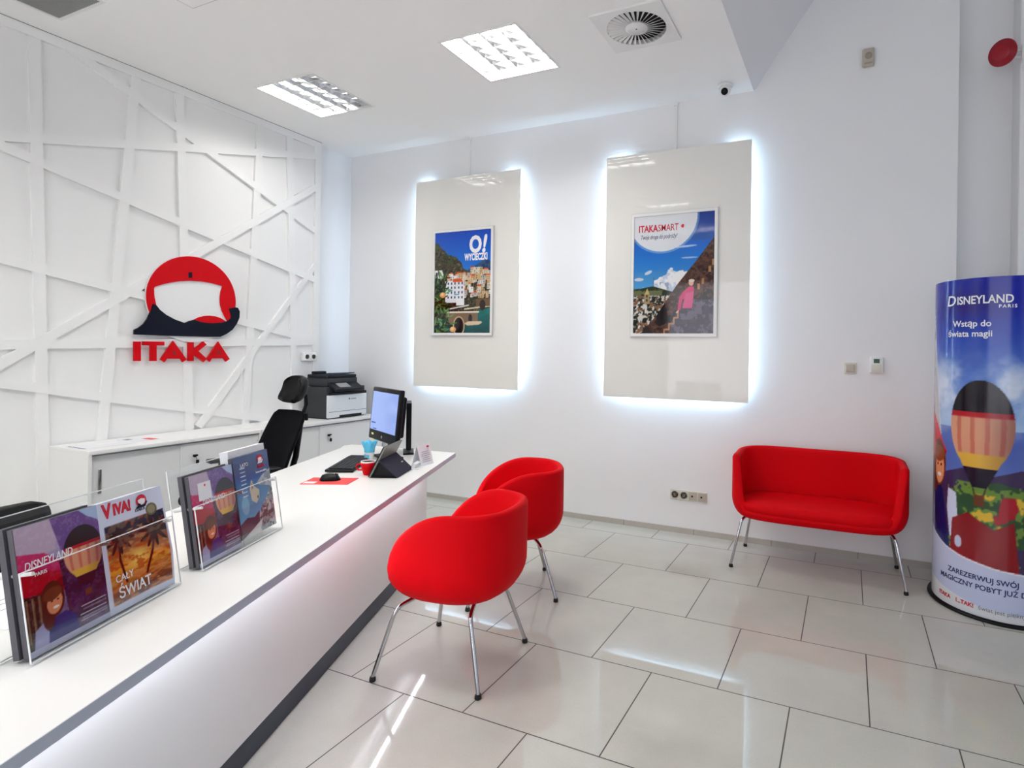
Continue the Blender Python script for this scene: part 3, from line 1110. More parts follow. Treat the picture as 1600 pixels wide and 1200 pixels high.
MB().lathe([(.001, ZC - .0145), (.005, ZC - .0145), (.005, ZC - .012)], 12, Matrix.Translation((cx_, cy_, 0))).build('screw', M_DARK, dif, True)

# slatted return grille
x0, x1, y0, y1 = GRL
gr = thing('ceiling_return_grille', 'dark grey slatted air grille in the ceiling near the slatted wall', 'air vent', ((x0 + x1) / 2, (y0 + y1) / 2, ZC))
mb = MB()
for a, b, c_, d_ in ((x0 - .02, x0, y0 - .02, y1 + .02), (x1, x1 + .02, y0 - .02, y1 + .02), (x0, x1, y0 - .02, y0), (x0, x1, y1, y1 + .02)):
    mb.box(((a + b) / 2, (c_ + d_) / 2, ZC - .002), (b - a, d_ - c_, .005))
mb.build('frame', M_FRAME, gr, True)
mb = MB()
k = x0 + .009
while k < x1:
    mb.box((k, (y0 + y1) / 2, ZC + .006), (.009, y1 - y0, .02))
    k += .0185
mb.build('slats', M_GRILLE, gr, True)
MB().box(((x0 + x1) / 2, (y0 + y1) / 2, ZC + .06), (x1 - x0 + .02, y1 - y0 + .02, .06)).build('duct_box', M_DARK, gr, True)

# access hatch
p_ = Vector((-3.643, 2.175))
ht = thing('ceiling_access_hatch', 'flush white access hatch in the ceiling between grille and lit lamps', 'hatch', (-3.34, 1.87, ZC))
MB().box((-3.34, 1.87, ZC - .003), (.60, .60, .005)).build('hatch_lid', M_CEIL, ht, True)
mb = MB()
for a, b, c_, d_ in ((-3.645, -3.64, 1.565, 2.175), (-3.04, -3.035, 1.565, 2.175), (-3.64, -3.04, 2.17, 2.175), (-3.64, -3.04, 1.565, 1.57)):
    mb.box(((a + b) / 2, (c_ + d_) / 2, ZC - .003), (b - a, d_ - c_, .006))
mb.build('hatch_rim', M_FRAMEG, ht, True)

# security camera on the ceiling
sc = thing('dome_camera', 'white turret security camera under the ceiling above the staircase poster', 'security camera', (-0.885, 4.36, ZC))
MB().lathe([(.001, -.001), (.050, -.001), (.056, -.006), (.056, -.018), (.045, -.026), (.001, -.027)][::-1], 36).build('mount_ring', M_WPL, sc)
MB().lathe([(.001, -.085), (.02, -.082), (.036, -.07), (.042, -.052), (.042, -.028), (.03, -.02)], 36).build('ball', M_WPL, sc)
dirv = Vector((0.16, -1, -.42)).normalized()
qm = Matrix.Translation((0, -.008, -.055)) @ dirv.to_track_quat('Z', 'Y').to_matrix().to_4x4()
MB().lathe([(.001, .0), (.035, .0), (.034, .036), (.031, .044), (.026, .044), (.026, .040), (.001, .040)], 30, qm).build('barrel', M_WPL, sc)
MB().lathe([(.001, .040), (.0255, .041), (.0255, .0435), (.001, .0435)], 30, qm).build('lens', M_BLACKP, sc)

# small motion sensor high on the right of the back wall
def on_back(name, label, cat, x, z):
    return thing(name, label, cat, (x, YB, z))


ms = on_back('motion_sensor', 'small beige motion sensor high on the bare wall right of the camera', 'sensor', 0.10, 3.59)
MB().box((0, -.018, 0), (.080, .036, .128), bev=.010).build('case', M_BEIGE, ms)
MB().lathe([(.001, 0), (.024, 0), (.023, .004), (.019, .006), (.001, .006)], 24, Matrix.Translation((.002, -.036, .008)) @ Matrix.Rotation(PI / 2, 4, 'X')).build('lens', mat('sensor_lens', (.30, .27, .21), .3), ms)
MB().box((0, -.0365, -.045), (.05, .002, .012)).build('indicator_window', mat('sensor_window', (.33, .30, .24), .3), ms)

sw = on_back('light_switch', 'square beige light switch left of the white thermostat', 'light switch', 0.012, 1.366)
MB().box((0, -.005, 0), (.082, .010, .082), bev=.003).build('frame', M_CREAM, sw)
MB().box((0, -.012, 0), (.056, .008, .056), bev=.003).build('rocker', M_BEIGE, sw)

th = on_back('thermostat', 'white thermostat with dark green display on wall above red sofa', 'thermostat', 0.182, 1.393)
MB().box((0, -.014, 0), (.084, .028, .116), bev=.006).build('case', M_WPL, th)
MB().box((0, -.0285, .028), (.038, .002, .030)).build('display', M_LCDG, th)
MB().box((0, -.0285, -.022), (.066, .002, .056), bev=.0009).build('cover_flap', mat('thermostat_flap', (.68, .66, .57), .4), th)

so = on_back('socket_strip', 'beige row of two sockets and two data outlets low on back wall', 'socket', -1.168, 0.307)
MB().box((0, -.005, 0), (.302, .010, .082), bev=.003).build('frame', M_CREAM, so)
for i in range(2):
    M_ = Matrix.Translation((-.1125 + .075 * i, -.010, 0)) @ Matrix.Rotation(PI / 2, 4, 'X')
    sk = MB().lathe([(.001, -.002), (.0245, -.002), (.0275, .003), (.0305, .003), (.031, 0)], 28, M_).build('power_socket', M_BEIGE, so)
    mb = MB()
    mb.box((-.1125 + .075 * i, -.0108, 0), (.03, .003, .034), bev=.001)
    mb.build('socket_recess', mat('socket_shadow_grey', (.10, .085, .07), .5), sk)
    MB().tube([(-.1125 + .075 * i, -.012, 0), (-.1125 + .075 * i, -.018, 0)], .003, 8).build('earth_pin', M_ALU, sk)
for i in range(2):
    ds = MB().box((.0375 + .075 * i, -.011, 0), (.066, .003, .066), bev=.001).build('data_outlet', M_BEIGE, so)
    MB().box((.0375 + .075 * i - .006, -.0128, 0), (.014, .002, .014)).build('port', M_DARK, ds)

# red fire siren on the pillar
si = thing('fire_alarm_siren', 'round red fire alarm siren on bracket at the pillar edge', 'alarm', (1.0, 4.55, 3.46))
Mq = Matrix.Translation((-.10, -.04, 0)) @ Vector((-.55, -.80, -.12)).to_track_quat('Z', 'Y').to_matrix().to_4x4()
MB().lathe([(.001, -.03), (.06, -.028), (.082, -.010), (.086, .004), (.080, .014), (.060, .018), (.058, .026), (.04, .030), (.001, .032)], 36, Mq).build('horn', M_SIREN, si)
MB().tube([(-.02, .0, .02), (.02, .02, .02)], .006, 8).build('bracket', M_WPL, si)
MB().tube([(-.05, -.0, -.02), (.02, .02, -.02)], .006, 8).build('bracket', M_WPL, si)
MB().box((.018, .02, 0), (.012, .06, .1)).build('mounting_plate', M_WPL, si)

# white double socket on the slatted wall by the printer
ws = thing('wall_socket', 'white double socket on slatted wall above the printer', 'socket', (XP, 4.0, 1.37))
MB().box((.022, 0, 0), (.044, .155, .084), bev=.008).build('case', M_WPL, ws)
for i in (-1, 1):
    mb = MB().lathe([(.001, -.003), (.018, -.003), (.021, .002), (.0235, .002), (.024, 0)], 24, Matrix.Translation((.044, .037 * i, 0)) @ Matrix.Rotation(PI / 2, 4, 'Y'))
    mb.build('outlet', M_CREAM, ws)
    MB().box((.0440, .037 * i, 0), (.003, .02, .006)).build('pin_holes', M_GREYTXT, ws)

# ================================================================== CABINETS
def cabinet(label, y0, y1, split, keyside, hl):
    t = thing('sliding_door_cabinet', label, 'cabinet', (-4.6, (y0 + y1) / 2, 0), group='low white office cabinets')
    xb, xf, H = XP + .02, -4.365, .785
    mb = MB()
    mb.box(((xb + xf) / 2, y0 + .010, (H - .024) / 2 + .03), (xf - xb, .020, H - .024 - .06 + .0))
    mb.box(((xb + xf) / 2, y1 - .010, (H - .024) / 2 + .03), (xf - xb, .020, H - .024 - .06))
    mb.box(((xb + xf) / 2 - .01, (y0 + y1) / 2, .06), (xf - xb - .02, y1 - y0 - .04, .02))
    mb.box((xb + .006, (y0 + y1) / 2, .40), (.008, y1 - y0 - .04, .70))
    mb.box(((xb + xf) / 2, y0 + .010, .03), (xf - xb, .020, .06))
    mb.box(((xb + xf) / 2, y1 - .010, .03), (xf - xb, .020, .06))
    mb.build('carcass', M_CAB, t, True)
    MB().box(((xb + xf) / 2 + .002, (y0 + y1) / 2, H - .013), (xf - xb + .004, y1 - y0 - .001, .025), bev=.002).build('top_board', M_CAB, t, True)
    for k, (a, b, dx) in enumerate(((y0 + .022, split + .008, -.014), (split - .002, y1 - .022, -.030))):
        if keyside == 'front2':
            dx = (-.030, -.014)[k]
        d = MB().box((xf + dx, (a + b) / 2, .42), (.014, b - a, .665)).build('sliding_door', M_CABD, t, True)
        hy = hl[k]
        MB().box((xf + dx + .009, hy, .58), (.006, .020, .155), bev=.002).build('handle', M_ALU, d, True)
        if k == 1:
            ky = split + .085
            MB().tube([(xf + dx + .007, ky, .655), (xf + dx + .02, ky, .655)], .010, 14).build('lock', M_BLACKP, d, True)
            MB().box((xf + dx + .030, ky - .004, .662), (.022, .028, .012), bev=.003).build('key', M_BLACKP, d, True)
            MB().box((xf + dx + .022, ky + .016, .612), (.006, .022, .028), bev=.004).build('key_fob', M_BLACKP, d, True)
            MB().tube([(xf + dx + .022, ky + .006, .655), (xf + dx + .022, ky + .018, .59)], .0015, 6).build('key_string', M_BLACKP, d, True)
    MB().box((xf - .002, (y0 + y1) / 2, H - .030), (.02, y1 - y0 - .042, .008)).build('door_rail', M_GROOVE, t, True)
    return t


cabinet('white sliding-door cabinet carrying paper sheets, end panel toward camera', 2.018, 3.176, 2.575, 'front2', (2.09, 3.12))
cabinet('white sliding-door cabinet carrying the printer in the corner', 3.180, 4.500, 3.757, 'front2', (3.25, 4.43))


def sheet(label, c, wd, dp, rz, col, z, marks=(), cat='paper', name='paper_sheet', group=None):
    t = thing(name, label, cat, (c[0], c[1], z), rz, group)
    MB().box((0, 0, .0008), (wd, dp, .0016)).build('sheet', col, t)
    for (mx, my, mw, mh, m_) in marks:
        MB().box((mx, my, .0018), (mw, mh, .0006)).build('printed_mark', m_, t)
    return t


sheet('white paper folder with grey edge on the cabinet end', (-4.58, 2.19), .21, .297, 0, M_PAPER, .785,
      ((0, -.135, .20, .012, M_GREYTXT), (-.05, .05, .08, .12, M_LOGOW)))
sheet('white leaflet with red corner on the cabinet behind the folder', (-4.64, 2.44), .21, .15, .1, M_PAPER, .785,
      ((.05, .045, .10, .05, M_PAD), (-.05, -.04, .05, .04, M_GREYTXT)))

# ================================================================== PRINTER
pr = thing('office_printer', 'grey and white multifunction laser printer on corner cabinet', 'printer', (-4.60, 4.145, .785))
# local: front faces +x
W_, D_ = .465, .36
MB().box((-.035, 0, .155), (.30, W_, .29), bev=.006).build('body', M_PRN, pr)
MB().box((.128, .0, .118), (.035, W_ - .004, .215), bev=.008).build('front_panel', M_PRNW, pr)
fp = C.objects[-1]
MB().box((.1465, .0, .068), (.002, W_ - .01, .004)).build('tray_seam', M_GREYTXT, pr)
MB().box((.140, .03, .022), (.014, .27, .020)).build('tray_grip', M_DARK, pr)
MB().box((-.035, 0, .008), (.30, W_ - .02, .016)).build('base', M_PRNB, pr)
MB().box((.10, .0, .240), (.09, W_ - .01, .028), bev=.006).build('output_deck', M_PRNB, pr)
MB().box((-.05, -.02, .345), (.28, .36, .085), bev=.010).build('scanner', M_PRN, pr)
MB().box((-.04, -.03, .402), (.27, .35, .028), bev=.008).build('document_feeder', M_PRNB, pr)
MB().box((-.03, .02, .402), (.22, .30, .010), M=Matrix.Translation((0, 0, .02)) @ Matrix.Rotation(-.1, 4, 'Y')).build('feeder_tray', mat('printer_blue_black', (.02, .04, .075), .25), pr)
MB().box((-.14, -.10, .430), (.05, .14, .03), bev=.010).build('feeder_cover', M_PRNB, pr)
Mc = Matrix.Translation((.148, -.03, .302)) @ Matrix.Rotation(.50, 4, 'Y')
MB().box((0, 0, 0), (.13, .34, .028), Mc, .008).build('control_panel', M_PRNB, pr)
MB().box((-.005, -.04, .0155), (.075, .13, .002), Mc).build('touch_screen', M_LCD, pr)
pr_t = text_mb('LEXMARK', .016, .0003, M=frame((.1462, .025, .175), (0, 1, 0), (0, 0, 1)))
pr_t.build('lettering', M_GREYTXT, pr)
MB().prism([(0, 0), (.014, .004), (.014, .016), (.004, .018)], 0, .0008, frame((.146, .003, .173), (0, 1, 0), (0, 0, 1))).build('emblem', M_BLACKP, pr)

# ================================================================== RECEPTION COUNTER
S0, S1 = -1.6, 3.934
ct = thing('reception_counter', 'long white reception counter with overhanging top and dark plinth', 'counter', cn(-1.4, 1.5))
OF, OB = -1.003, -1.85
pts = [cn(OF, S0), cn(OF, S1), Vector((-3.207, 3.169, 0))]
c1 = Vector((-3.29, 3.165, 0)); c2 = Vector((-3.345, 3.145, 0)); c3 = Vector((-3.357, 3.09, 0))
pts += [c1, c2, c3, cn(OB, cn(0, 0).dot(DV) + c3.dot(DV) - .12), cn(OB, S0)]
MB().prism([(p.x, p.y) for p in pts], .722, .75).build('worktop', M_COUNTER, ct, True)
Mct = frame(cn(0, 0), NV, DV)
# grey edging on the front
MB().box((OF + .0006, (S0 + S1) / 2, .7355), (.0012, S1 - S0, .0275), Mct).build('edge_band', M_EDGE, ct, True)
SE = 3.99
mb = MB().box((-1.2275, (S0 + SE) / 2, .411), (.025, SE - S0, .622), Mct)
mb.build('front_panel', M_FRONT, ct, True)
mb = MB().box((-1.245, (S0 + SE - .01) / 2, .05), (.034, SE - S0 - .01, .10), Mct)
mb.build('plinth', M_KICK, ct, True)
for s_ in (S0 + .3, .6, 2.2, SE - .03):
    MB().box(((-1.24 + OB + .12) / 2, s_, .361), (-(OB + .12) - 1.24 - .002, .025, .7215), Mct).build('side_panel', M_COUNTER, ct, True)
MB().box((-1.165, (S0 + SE - .1) / 2, .7185), (.014, SE - S0 - .25, .006), Mct).build('led_strip', M_CLED, ct, True)

# ================================================================== LEAFLET HOLDERS AND MAGAZINES
LEAN = math.radians(8.5)


def holder(label, s0, length=.447):
    t = thing('acrylic_leaflet_holder', label, 'leaflet holder', cn(-1.27, s0 + length / 2, .75), CROT, group='clear leaflet holders on the counter')
    # local x along the counter, local y points away from the visitors
    L = length / 2
    th_ = .003
    R_ = Matrix.Rotation(-LEAN, 4, 'X')
    Mb, Mf = Matrix.Translation((0, .048, .005)) @ R_, Matrix.Translation((0, -.026, .005)) @ R_
    MB().box((0, 0, .155), (2 * L, th_, .31), Mb).build('back_sheet', M_ACR, t)
    MB().box((0, 0, .10), (2 * L, th_, .20), Mf).build('front_sheet', M_ACR, t)
    MB().box((0, .010, .0025), (2 * L, .080, .004)).build('base_sheet', M_ACR, t)
    # bright polished edges
    e = .0015
    for nm, M_, H in (('back_edge', Mb, .31), ('front_edge', Mf, .20)):
        mb = MB()
        mb.box((0, 0, H), (2 * L, th_ * 1.1, e * 1.6), M_)
        for sx in (-1, 1):
            mb.box((sx * L, 0, H / 2), (e, th_ * 1.1, H), M_)
        mb.box((0, 0, .001), (2 * L, th_ * 1.6, e * 1.6), M_)
        mb.build(nm, M_ACRE, t)
    for xx in (-L + .02, 0, L - .02):
        MB().tube([Mf @ Vector((xx, -.010, .192)), Mf @ Vector((xx, .080, .192))], .0045, 10).build('spacer_pin', M_WPL if xx else M_CHROME, t)
    return t


holder('clear acrylic leaflet holder on the counter, nearer black leather chair, with sunset magazine', 1.245)
holder('clear acrylic leaflet holder on the counter next to mouse pad, with mountain catalogue', 1.785)


def mag_cover_fairground(variant=0):
    a = Art(110, 154, 1.40)
    a.vgrad(0, (88, 60, 110), 1.4, (206, 196, 224))
    n1, n2, n3 = a.noise(5, 21 + variant), a.noise(12, 22), a.noise(28, 23, 3)
    a.put(a.poly([(0, 1.4), (.5, 1.4), (.42, 1.05), (0, .95)]), (196, 176, 196))
    a.put(a.poly([(.40, 1.4), (.85, 1.4), (1, 1.2), (1, .9), (.5, .95)]), (118, 84, 150))
    a.put(a.poly([(.75, 1.4), (1, 1.4), (1, 1.22), (.86, 1.3)]), (176, 196, 228))
    a.put(a.poly([(0, 1.12), (.30, 1.05), (.55, .84), (.55, .70), (0, .62)]), (206, 50, 110))
    a.put(a.poly([(0, .95), (.45, .80), (.60, .66), (.42, .60), (0, .66)]), (186, 12, 42))
    a.put(a.poly([(.05, .60), (.5, .74), (.62, .60), (.3, .52)]), (150, 8, 30))
    a.put(a.poly([(0, .66), (.34, .60), (.30, .1), (0, .0)]), (56, 36, 34))
    for k in range(4):
        a.put(a.rect(.03 + .07 * k, .15, .055 + .07 * k, .62), (126, 106, 80))
    a.put(a.poly([(.45, .9), (1, 1.0), (1, .1), (.5, .2)]), (44, 28, 66))
    a.put((a.X > .5) & (a.Y < .95) & (n2 > .55), (76, 44, 96), .7)
    a.put((n3 > .6), (236, 220, 232), .14)
    # a smiling child
    a.put(a.poly([(.06, .0), (.10, .26), (.24, .34), (.34, .30), (.40, .0)]), (168, 168, 206))
    a.put(a.poly([(.22, .0), (.26, .30), (.46, .34), (.58, .24), (.60, .0)]), (34, 46, 130))
    a.put(a.ell(.33, .52, .135, .20), (92, 46, 34))
    a.put(a.ell(.26, .36, .07, .16), (84, 40, 34))
    a.put(a.ell(.345, .48, .088, .125, -.2), (226, 150, 110))
    a.put(a.ell(.33, .58, .11, .07, .2), (120, 66, 44))
    a.put(a.ell(.315, .50, .012, .010), (40, 24, 24))
    a.put(a.ell(.385, .50, .012, .010), (40, 24, 24))
    a.put(a.ell(.355, .425, .036, .014), (250, 236, 230))
    a.balloon(.76, .92, .25, .30)
    a.put(a.rect(0, 0, 1, .075), (196, 198, 220))
    a.put(a.rect(.62, .13, .97, .14) | a.rect(.64, .16, .97, .168) | a.rect(.62, .20, .97, .208) | a.rect(.66, .25, .97, .258) | a.rect(.64, .29, .97, .298), (214, 210, 230))
    return a


def mag_cover_sunset():
    a = Art(104, 150, 1.44)
    a.put(np.ones_like(a.X) > 0, (222, 226, 244))
    m_ = a.rect(.07, .10, .97, 1.12)
    n2, n3 = a.noise(9, 31, 4, 1, 3), a.noise(20, 32, 3)
    a.vgrad(.1, (96, 50, 30), .55, (250, 170, 60), m_)
    a.vgrad(.55, (240, 140, 50), 1.1, (34, 34, 80), m_ & (a.Y > .55))
    sun = np.exp(-(((a.X - .52) / .16) ** 2 + ((a.Y - .58) / .14) ** 2))
    a.put(m_, (255, 226, 110), 1)  if False else a.put(sun * m_, (255, 226, 120))
    a.put(m_ & (n2 > .57), (196, 84, 30), .75)
    a.put(m_ & (n2 < .36), (250, 190, 110), .5)
    a.put(m_ & (a.Y < .30), (120, 72, 48), .6)
    a.put(m_ & (a.Y < .42) & (a.noise(7, 35, 4, 1, 5) > .54), (230, 150, 90), .7)
    for (x_, y_, x2_, y2_) in ((.30, .34, .26, .95), (.62, .34, .80, .88)):
        a.put(a.line(x_, y_, (x_ + x2_) / 2 + (-.04 if x_ < .5 else .03), (y_ + y2_) / 2, .035) & m_, (88, 20, 14))
        a.put(a.line((x_ + x2_) / 2 + (-.04 if x_ < .5 else .03), (y_ + y2_) / 2, x2_, y2_, .03) & m_, (88, 20, 14))
        for k in range(11):
            an = k * .6
            keep = a.c.copy()
            a.leaf(x2_, y2_, an, .25, .05, (70, 22, 26) if k % 2 else (44, 34, 30))
            a.c = np.where(m_[..., None], a.c, keep)
    a.put(m_ & (a.Y > 1.0) & (n3 > .5), (24, 24, 60), .8)
    a.put(m_ & (a.Y > .75) & (a.noise(9, 37) > .6), (120, 96, 76), .8)
    a.put(a.ell(.80, 1.16, .085, .085), (120, 110, 80))
    a.put(a.ell(.80, 1.16, .06, .06), (160, 150, 118))
    return a


def mag_cover_mountain():
    a = Art(104, 150, 1.42)
    a.vgrad(.2, (80, 190, 225), 1.42, (14, 40, 120))
    a.put(a.rect(0, 1.0, 1, 1.42), (20, 44, 120))
    a.vgrad(.95, (24, 84, 160), 1.12, (20, 44, 120), a.rect(0, .95, 1, 1.12))
    n2, n3 = a.noise(9, 41), a.noise(24, 42, 3)
    a.put(a.ell(.2, .55, .10, .16), (170, 220, 235), .5)
    m_ = a.poly([(.35, .0), (.62, .42), (.80, .56), (1.01, .80), (1.01, 0)])
    a.put(m_, (150, 154, 160))
    a.put(m_ & (n2 > .5), (196, 198, 202))
    a.put(m_ & (n3 < .42), (92, 96, 104))
    up_ = a.poly([(.55, .86), (.75, .98), (1.01, 1.06), (1.01, .72), (.72, .80)])
    a.put(up_, (140, 148, 160))
    a.put(up_ & (n2 > .52), (184, 190, 198))
    a.put(a.poly([(0, .26), (.2, .34), (.4, .30), (.55, .38), (.50, .0), (0, .0)]), (60, 70, 90))
    a.put(a.poly([(0, 0), (.5, .0), (.62, .22), (.3, .10)]), (214, 214, 216))
    a.put(a.poly([(.38, .60), (.36, .80), (.43, .96), (.50, .82), (.62, .74), (.60, .60), (.50, .52)]), (214, 202, 176))
    a.put(a.poly([(.40, .78), (.43, .92), (.47, .80)]), (150, 130, 104))
    a.put(a.ell(.56, .62, .02, .03), (80, 70, 60))
    for k in range(8):
        a.put(a.rect(.16, .70 + .07 * k, .30, .72 + .07 * k), (214, 226, 240))
    return a


FAIR_W, FAIR_H = .21, .29


def magazine(label, s_, z_, back, art, thick, cover_mat_spine, texts, wd=.21, hh=.292, rough=.18, group=None, curl=0.0):
    """leaning in a holder; back = distance behind the front sheet"""
    t = thing('travel_magazine', label, 'magazine', cn(-1.262 - back, s_, .755 + z_), CROT, group=group)
    Ml = Matrix.Rotation(-LEAN, 4, 'X')
    MB().box((0, .0015 + thick / 2, hh / 2), (wd, thick, hh), Ml).build('pages', M_PAGES if not cover_mat_spine else cover_mat_spine, t)
    if art is not None:
        def surf(u, v):
            x_ = (u - .5) * wd
            y_ = .0 - curl * max(0, (u - .55)) ** 2 * max(0, 1 - abs(v - .35) * 1.2) * 4
            return Ml @ Vector((x_, y_, v * hh))
        art_object('front_cover', art, surf, print_material('glossy_magazine_print', rough), t)
    for tx, x_, y_, size, m_, kw in texts:
        text_mb(tx, size, M=Ml @ frame(((x_ - .5) * wd, -.0006 - curl * max(0, x_ - .5) * .3, y_ * wd), (1, 0, 0), (0, 0, 1)), **kw).build('lettering', m_, t)
    return t


fair = mag_cover_fairground()
# local x runs along the counter; seen by the visitors +x is to the right
m1 = magazine('purple and red magazine with smiling child cover, beside the sunset magazine', 1.365, 0, .000, fair, .012, M_PAGED,
              [('DISNEYLAND', .06, .92, .026, M_WHITETXT, dict(xs=.75, shear=.2)), ('PARIS', .16, .83, .012, M_WHITETXT, {})])
magazine('dark-spined copy hidden behind the fairground magazine by the black leather chair', 1.360, .002, .0165, None, .014, M_PAGED, [])
m2 = magazine('white magazine with orange palm sunset cover headed VIVA!', 1.575, 0, .0, mag_cover_sunset(), .020, M_PAGES,
              [('V', .07, 1.19, .052, M_REDTXT, dict(bold=.0022, xs=.8)), ('IVA!', .22, 1.20, .040, M_REDTXT, dict(bold=.002, xs=.8)),
               ('ITAKA', .55, 1.145, .012, M_LOGON, {}),
               ('CAŁY', .13, .36, .026, M_WHITETXT, dict(xs=.9)), ('ŚWIAT!', .15, .155, .040, M_WHITETXT, dict(xs=.85, bold=.0004))], curl=.02)


def mini_logo(par, M_, s_, back=None):
    mb = MB().prism(arc(0, 0, .5 * s_, math.radians(-35), math.radians(210), 20), 0, .0004, M_)
    mb.build('emblem_cap', M_REDTXT if back is None else M_LOGOR, par)
    mb = MB().prism([(-.33 * s_, .1 * s_), (0, .2 * s_), (.36 * s_, .1 * s_), (.3 * s_, -.2 * s_), (0, -.3 * s_), (-.3 * s_, -.1 * s_)], .0004, .0007, M_)
    mb.build('emblem_face', M_WHITETXT, par)
    mb = MB().prism([(-.6 * s_, -.5 * s_), (-.38 * s_, -.3 * s_), (-.3 * s_, -.1 * s_), (-.05 * s_, -.33 * s_), (.3 * s_, -.3 * s_), (.45 * s_, -.1 * s_), (.56 * s_, -.16 * s_), (.3 * s_, -.5 * s_)], .0004, .0009, M_)
    mb.build('emblem_beard', M_LOGON if back is None else M_WHITETXT, par)


Ml_ = Matrix.Rotation(-LEAN, 4, 'X')
mini_logo(m2, Ml_ @ frame(((.665 - .5) * .21, -.001, 1.27 * .21), (1, 0, 0), (0, 0, 1)), .036)
m3 = magazine('purple and red fairground magazine with smiling child and white sticker, beside mountain catalogue', 1.905, 0, .0, mag_cover_fairground(), .012, M_PAGED,
              [('DISNEYLAND', .22, .90, .024, M_WHITETXT, dict(xs=.75, shear=.2))])
MB().prism([(-.072, .205), (-.012, .205), (-.012, .262), (-.072, .262)], 0, .0007, Ml_ @ frame((0, -.0004, 0), (1, 0, 0), (0, 0, 1))).build('white_sticker', M_PAPER, m3)
MB().prism(arc(-.040, .252, .004, 0, 2 * PI, 10), 0.0007, .001, Ml_ @ frame((0, -.0004, 0), (1, 0, 0), (0, 0, 1))).build('sticker_emblem', M_LOGOR, m3)
magazine('dark-spined copy tucked behind the stickered fairground magazine', 1.90, .002, .0165, None, .014, M_PAGED, [])
m4 = magazine('dark blue catalogue with mountain castle cover, nearest the mouse pad', 2.118, .018, .0, mag_cover_mountain(), .014, M_PAGED,
              [('ITAKA', .66, 1.10, .014, M_LOGOR, dict(bold=.0004)), ('świat jest piękny', .58, 1.02, .010, M_WHITETXT, {}),
               ('LATO', .18, 1.20, .018, M_WHITETXT, {})])
mini_logo(m4, Ml_ @ frame(((.74 - .5) * .21, -.001, 1.255 * .21), (1, 0, 0), (0, 0, 1)), .032, back=1)
magazine('thick white stack of brochures standing behind the blue mountain catalogue', 2.127, .032, .018, None, .03, M_PAPER, [], wd=.215, hh=.30)

for c_, rz, lb in ((cn(-1.62, 1.20), CROT + .2, 'white printed form on the counter behind the fairground magazine'),
                   (cn(-1.60, 1.52), CROT - .1, 'white printed form on the counter behind the sunset magazine')):
    sheet(lb, (c_.x, c_.y), .21, .297, rz, M_PAPER, .75, ((0, .05, .16, .002, M_GREYTXT), (0, .02, .16, .0015, M_GREYTXT), (0, -.02, .16, .0015, M_GREYTXT), (.03, -.08, .1, .0015, M_GREYTXT)), group=None)

# ================================================================== THINGS ON THE COUNTER
ZT = .75
mp = thing('mouse_pad', 'thin red mouse pad on the white counter', 'mouse pad', (-2.515, 2.225, ZT), math.radians(25))
MB().box((0, 0, .0015), (.245, .15, .003), bev=.001).build('pad', M_PAD, mp)
MB().box((-.085, -.045, .0032), (.06, .04, .0006)).build('white_print', M_PAPER, mp)
ms_ = thing('computer_mouse', 'black computer mouse on the red pad', 'mouse', (-2.525, 2.235, ZT + .003), math.radians(35))
rings = []
for k in range(9):
    t_ = k / 8
    x_ = (t_ - .5) * .105
    wv = .033 * math.sqrt(max(.02, 1 - (2 * t_ - 1) ** 4))
    hv = .036 * math.sqrt(max(.02, 1 - (2 * t_ - .9) ** 2 * .82)) * (1 if k not in (0, 8) else .4)
    rings.append([(x_, wv * math.cos(a), max(0.001, hv * math.sin(a) + .001)) for a in [PI * q / 10 for q in range(11)]])
MB().loft(rings, cap=True, closed=True).build('shell', M_BLACKP, ms_)
MB().tube([(.025, 0, .034), (.040, 0, .028)], .004, 8).build('wheel', M_PRN, ms_)

kb = thing('keyboard', 'black keyboard lying between mouse pad and monitor', 'keyboard', (-2.752, 2.585, ZT), math.radians(120.5))
Mk = Matrix.Rotation(math.radians(2.0), 4, 'X')
MB().box((0, 0, .010), (.44, .155, .014), Mk, .004).build('case', M_BLACKP, kb)
mb = MB()
for r_ in range(6):
    x_ = -.205
    row_w = [.0178] * 23
    if r_ == 0:
        row_w = [.03, .022, .022, .115, .022, .022, .03] + [.0178] * 7
    for wk in row_w:
        if x_ + wk > .207:
            break
        mb.box((x_ + wk / 2, -.058 + r_ * .0215, .020), (wk - .0025, .0185, .008), Mk)
        x_ += wk
mb.build('keys', mat('dark_key_plastic', (.018, .018, .022), .5, spec=.3), kb)
cbm = MB()
cbm.tube([(-2.86, 2.80, ZT + .006), (-2.88, 2.86, ZT + .01), (-2.80, 2.93, ZT + .012), (-2.735, 2.875, ZT + .006), (-2.70, 2.86, ZT + .005)], .003, 6)
o = cbm.build('black_cable', M_BLACKR)
o['label'] = 'thin black cable looping from the keyboard to the monitor base'
o['category'] = 'cable'

# monitor (all-in-one) facing the staff side
pl_, prr = Vector((-2.957, 2.945, 0)), Vector((-2.532, 2.742, 0))
ex = (prr - pl_).normalized()
mc = (pl_ + prr) / 2
mo = thing('computer_monitor', 'black computer monitor showing a pale blue screen', 'monitor', (mc.x, mc.y, ZT), math.atan2(ex.y, ex.x))
Wm = (prr - pl_).length
Mt = Matrix.Translation((0, 0, .28)) @ Matrix.Rotation(math.radians(-5), 4, 'X')
MB().box((0, .014, .0), (Wm, .03, .345), Mt, .008).build('housing', M_BLACKP, mo)
MB().box((0, .045, .0), (Wm * .8, .05, .26), Mt, .015).build('back_cover', M_BLACKP, mo)
ms2 = MB().box((-.002, -.0018, .018), (Wm - .042, .002, .252), Mt).build('screen', M_SCREEN, mo)
MB().box((-.16, -.0032, -.062), (.07, .001, .008), Mt).build('window_bar', M_SCREENB, ms2)
MB().box((-.13, -.0032, -.100), (.06, .001, .006), Mt).build('task_bar', M_SCREENB, ms2)
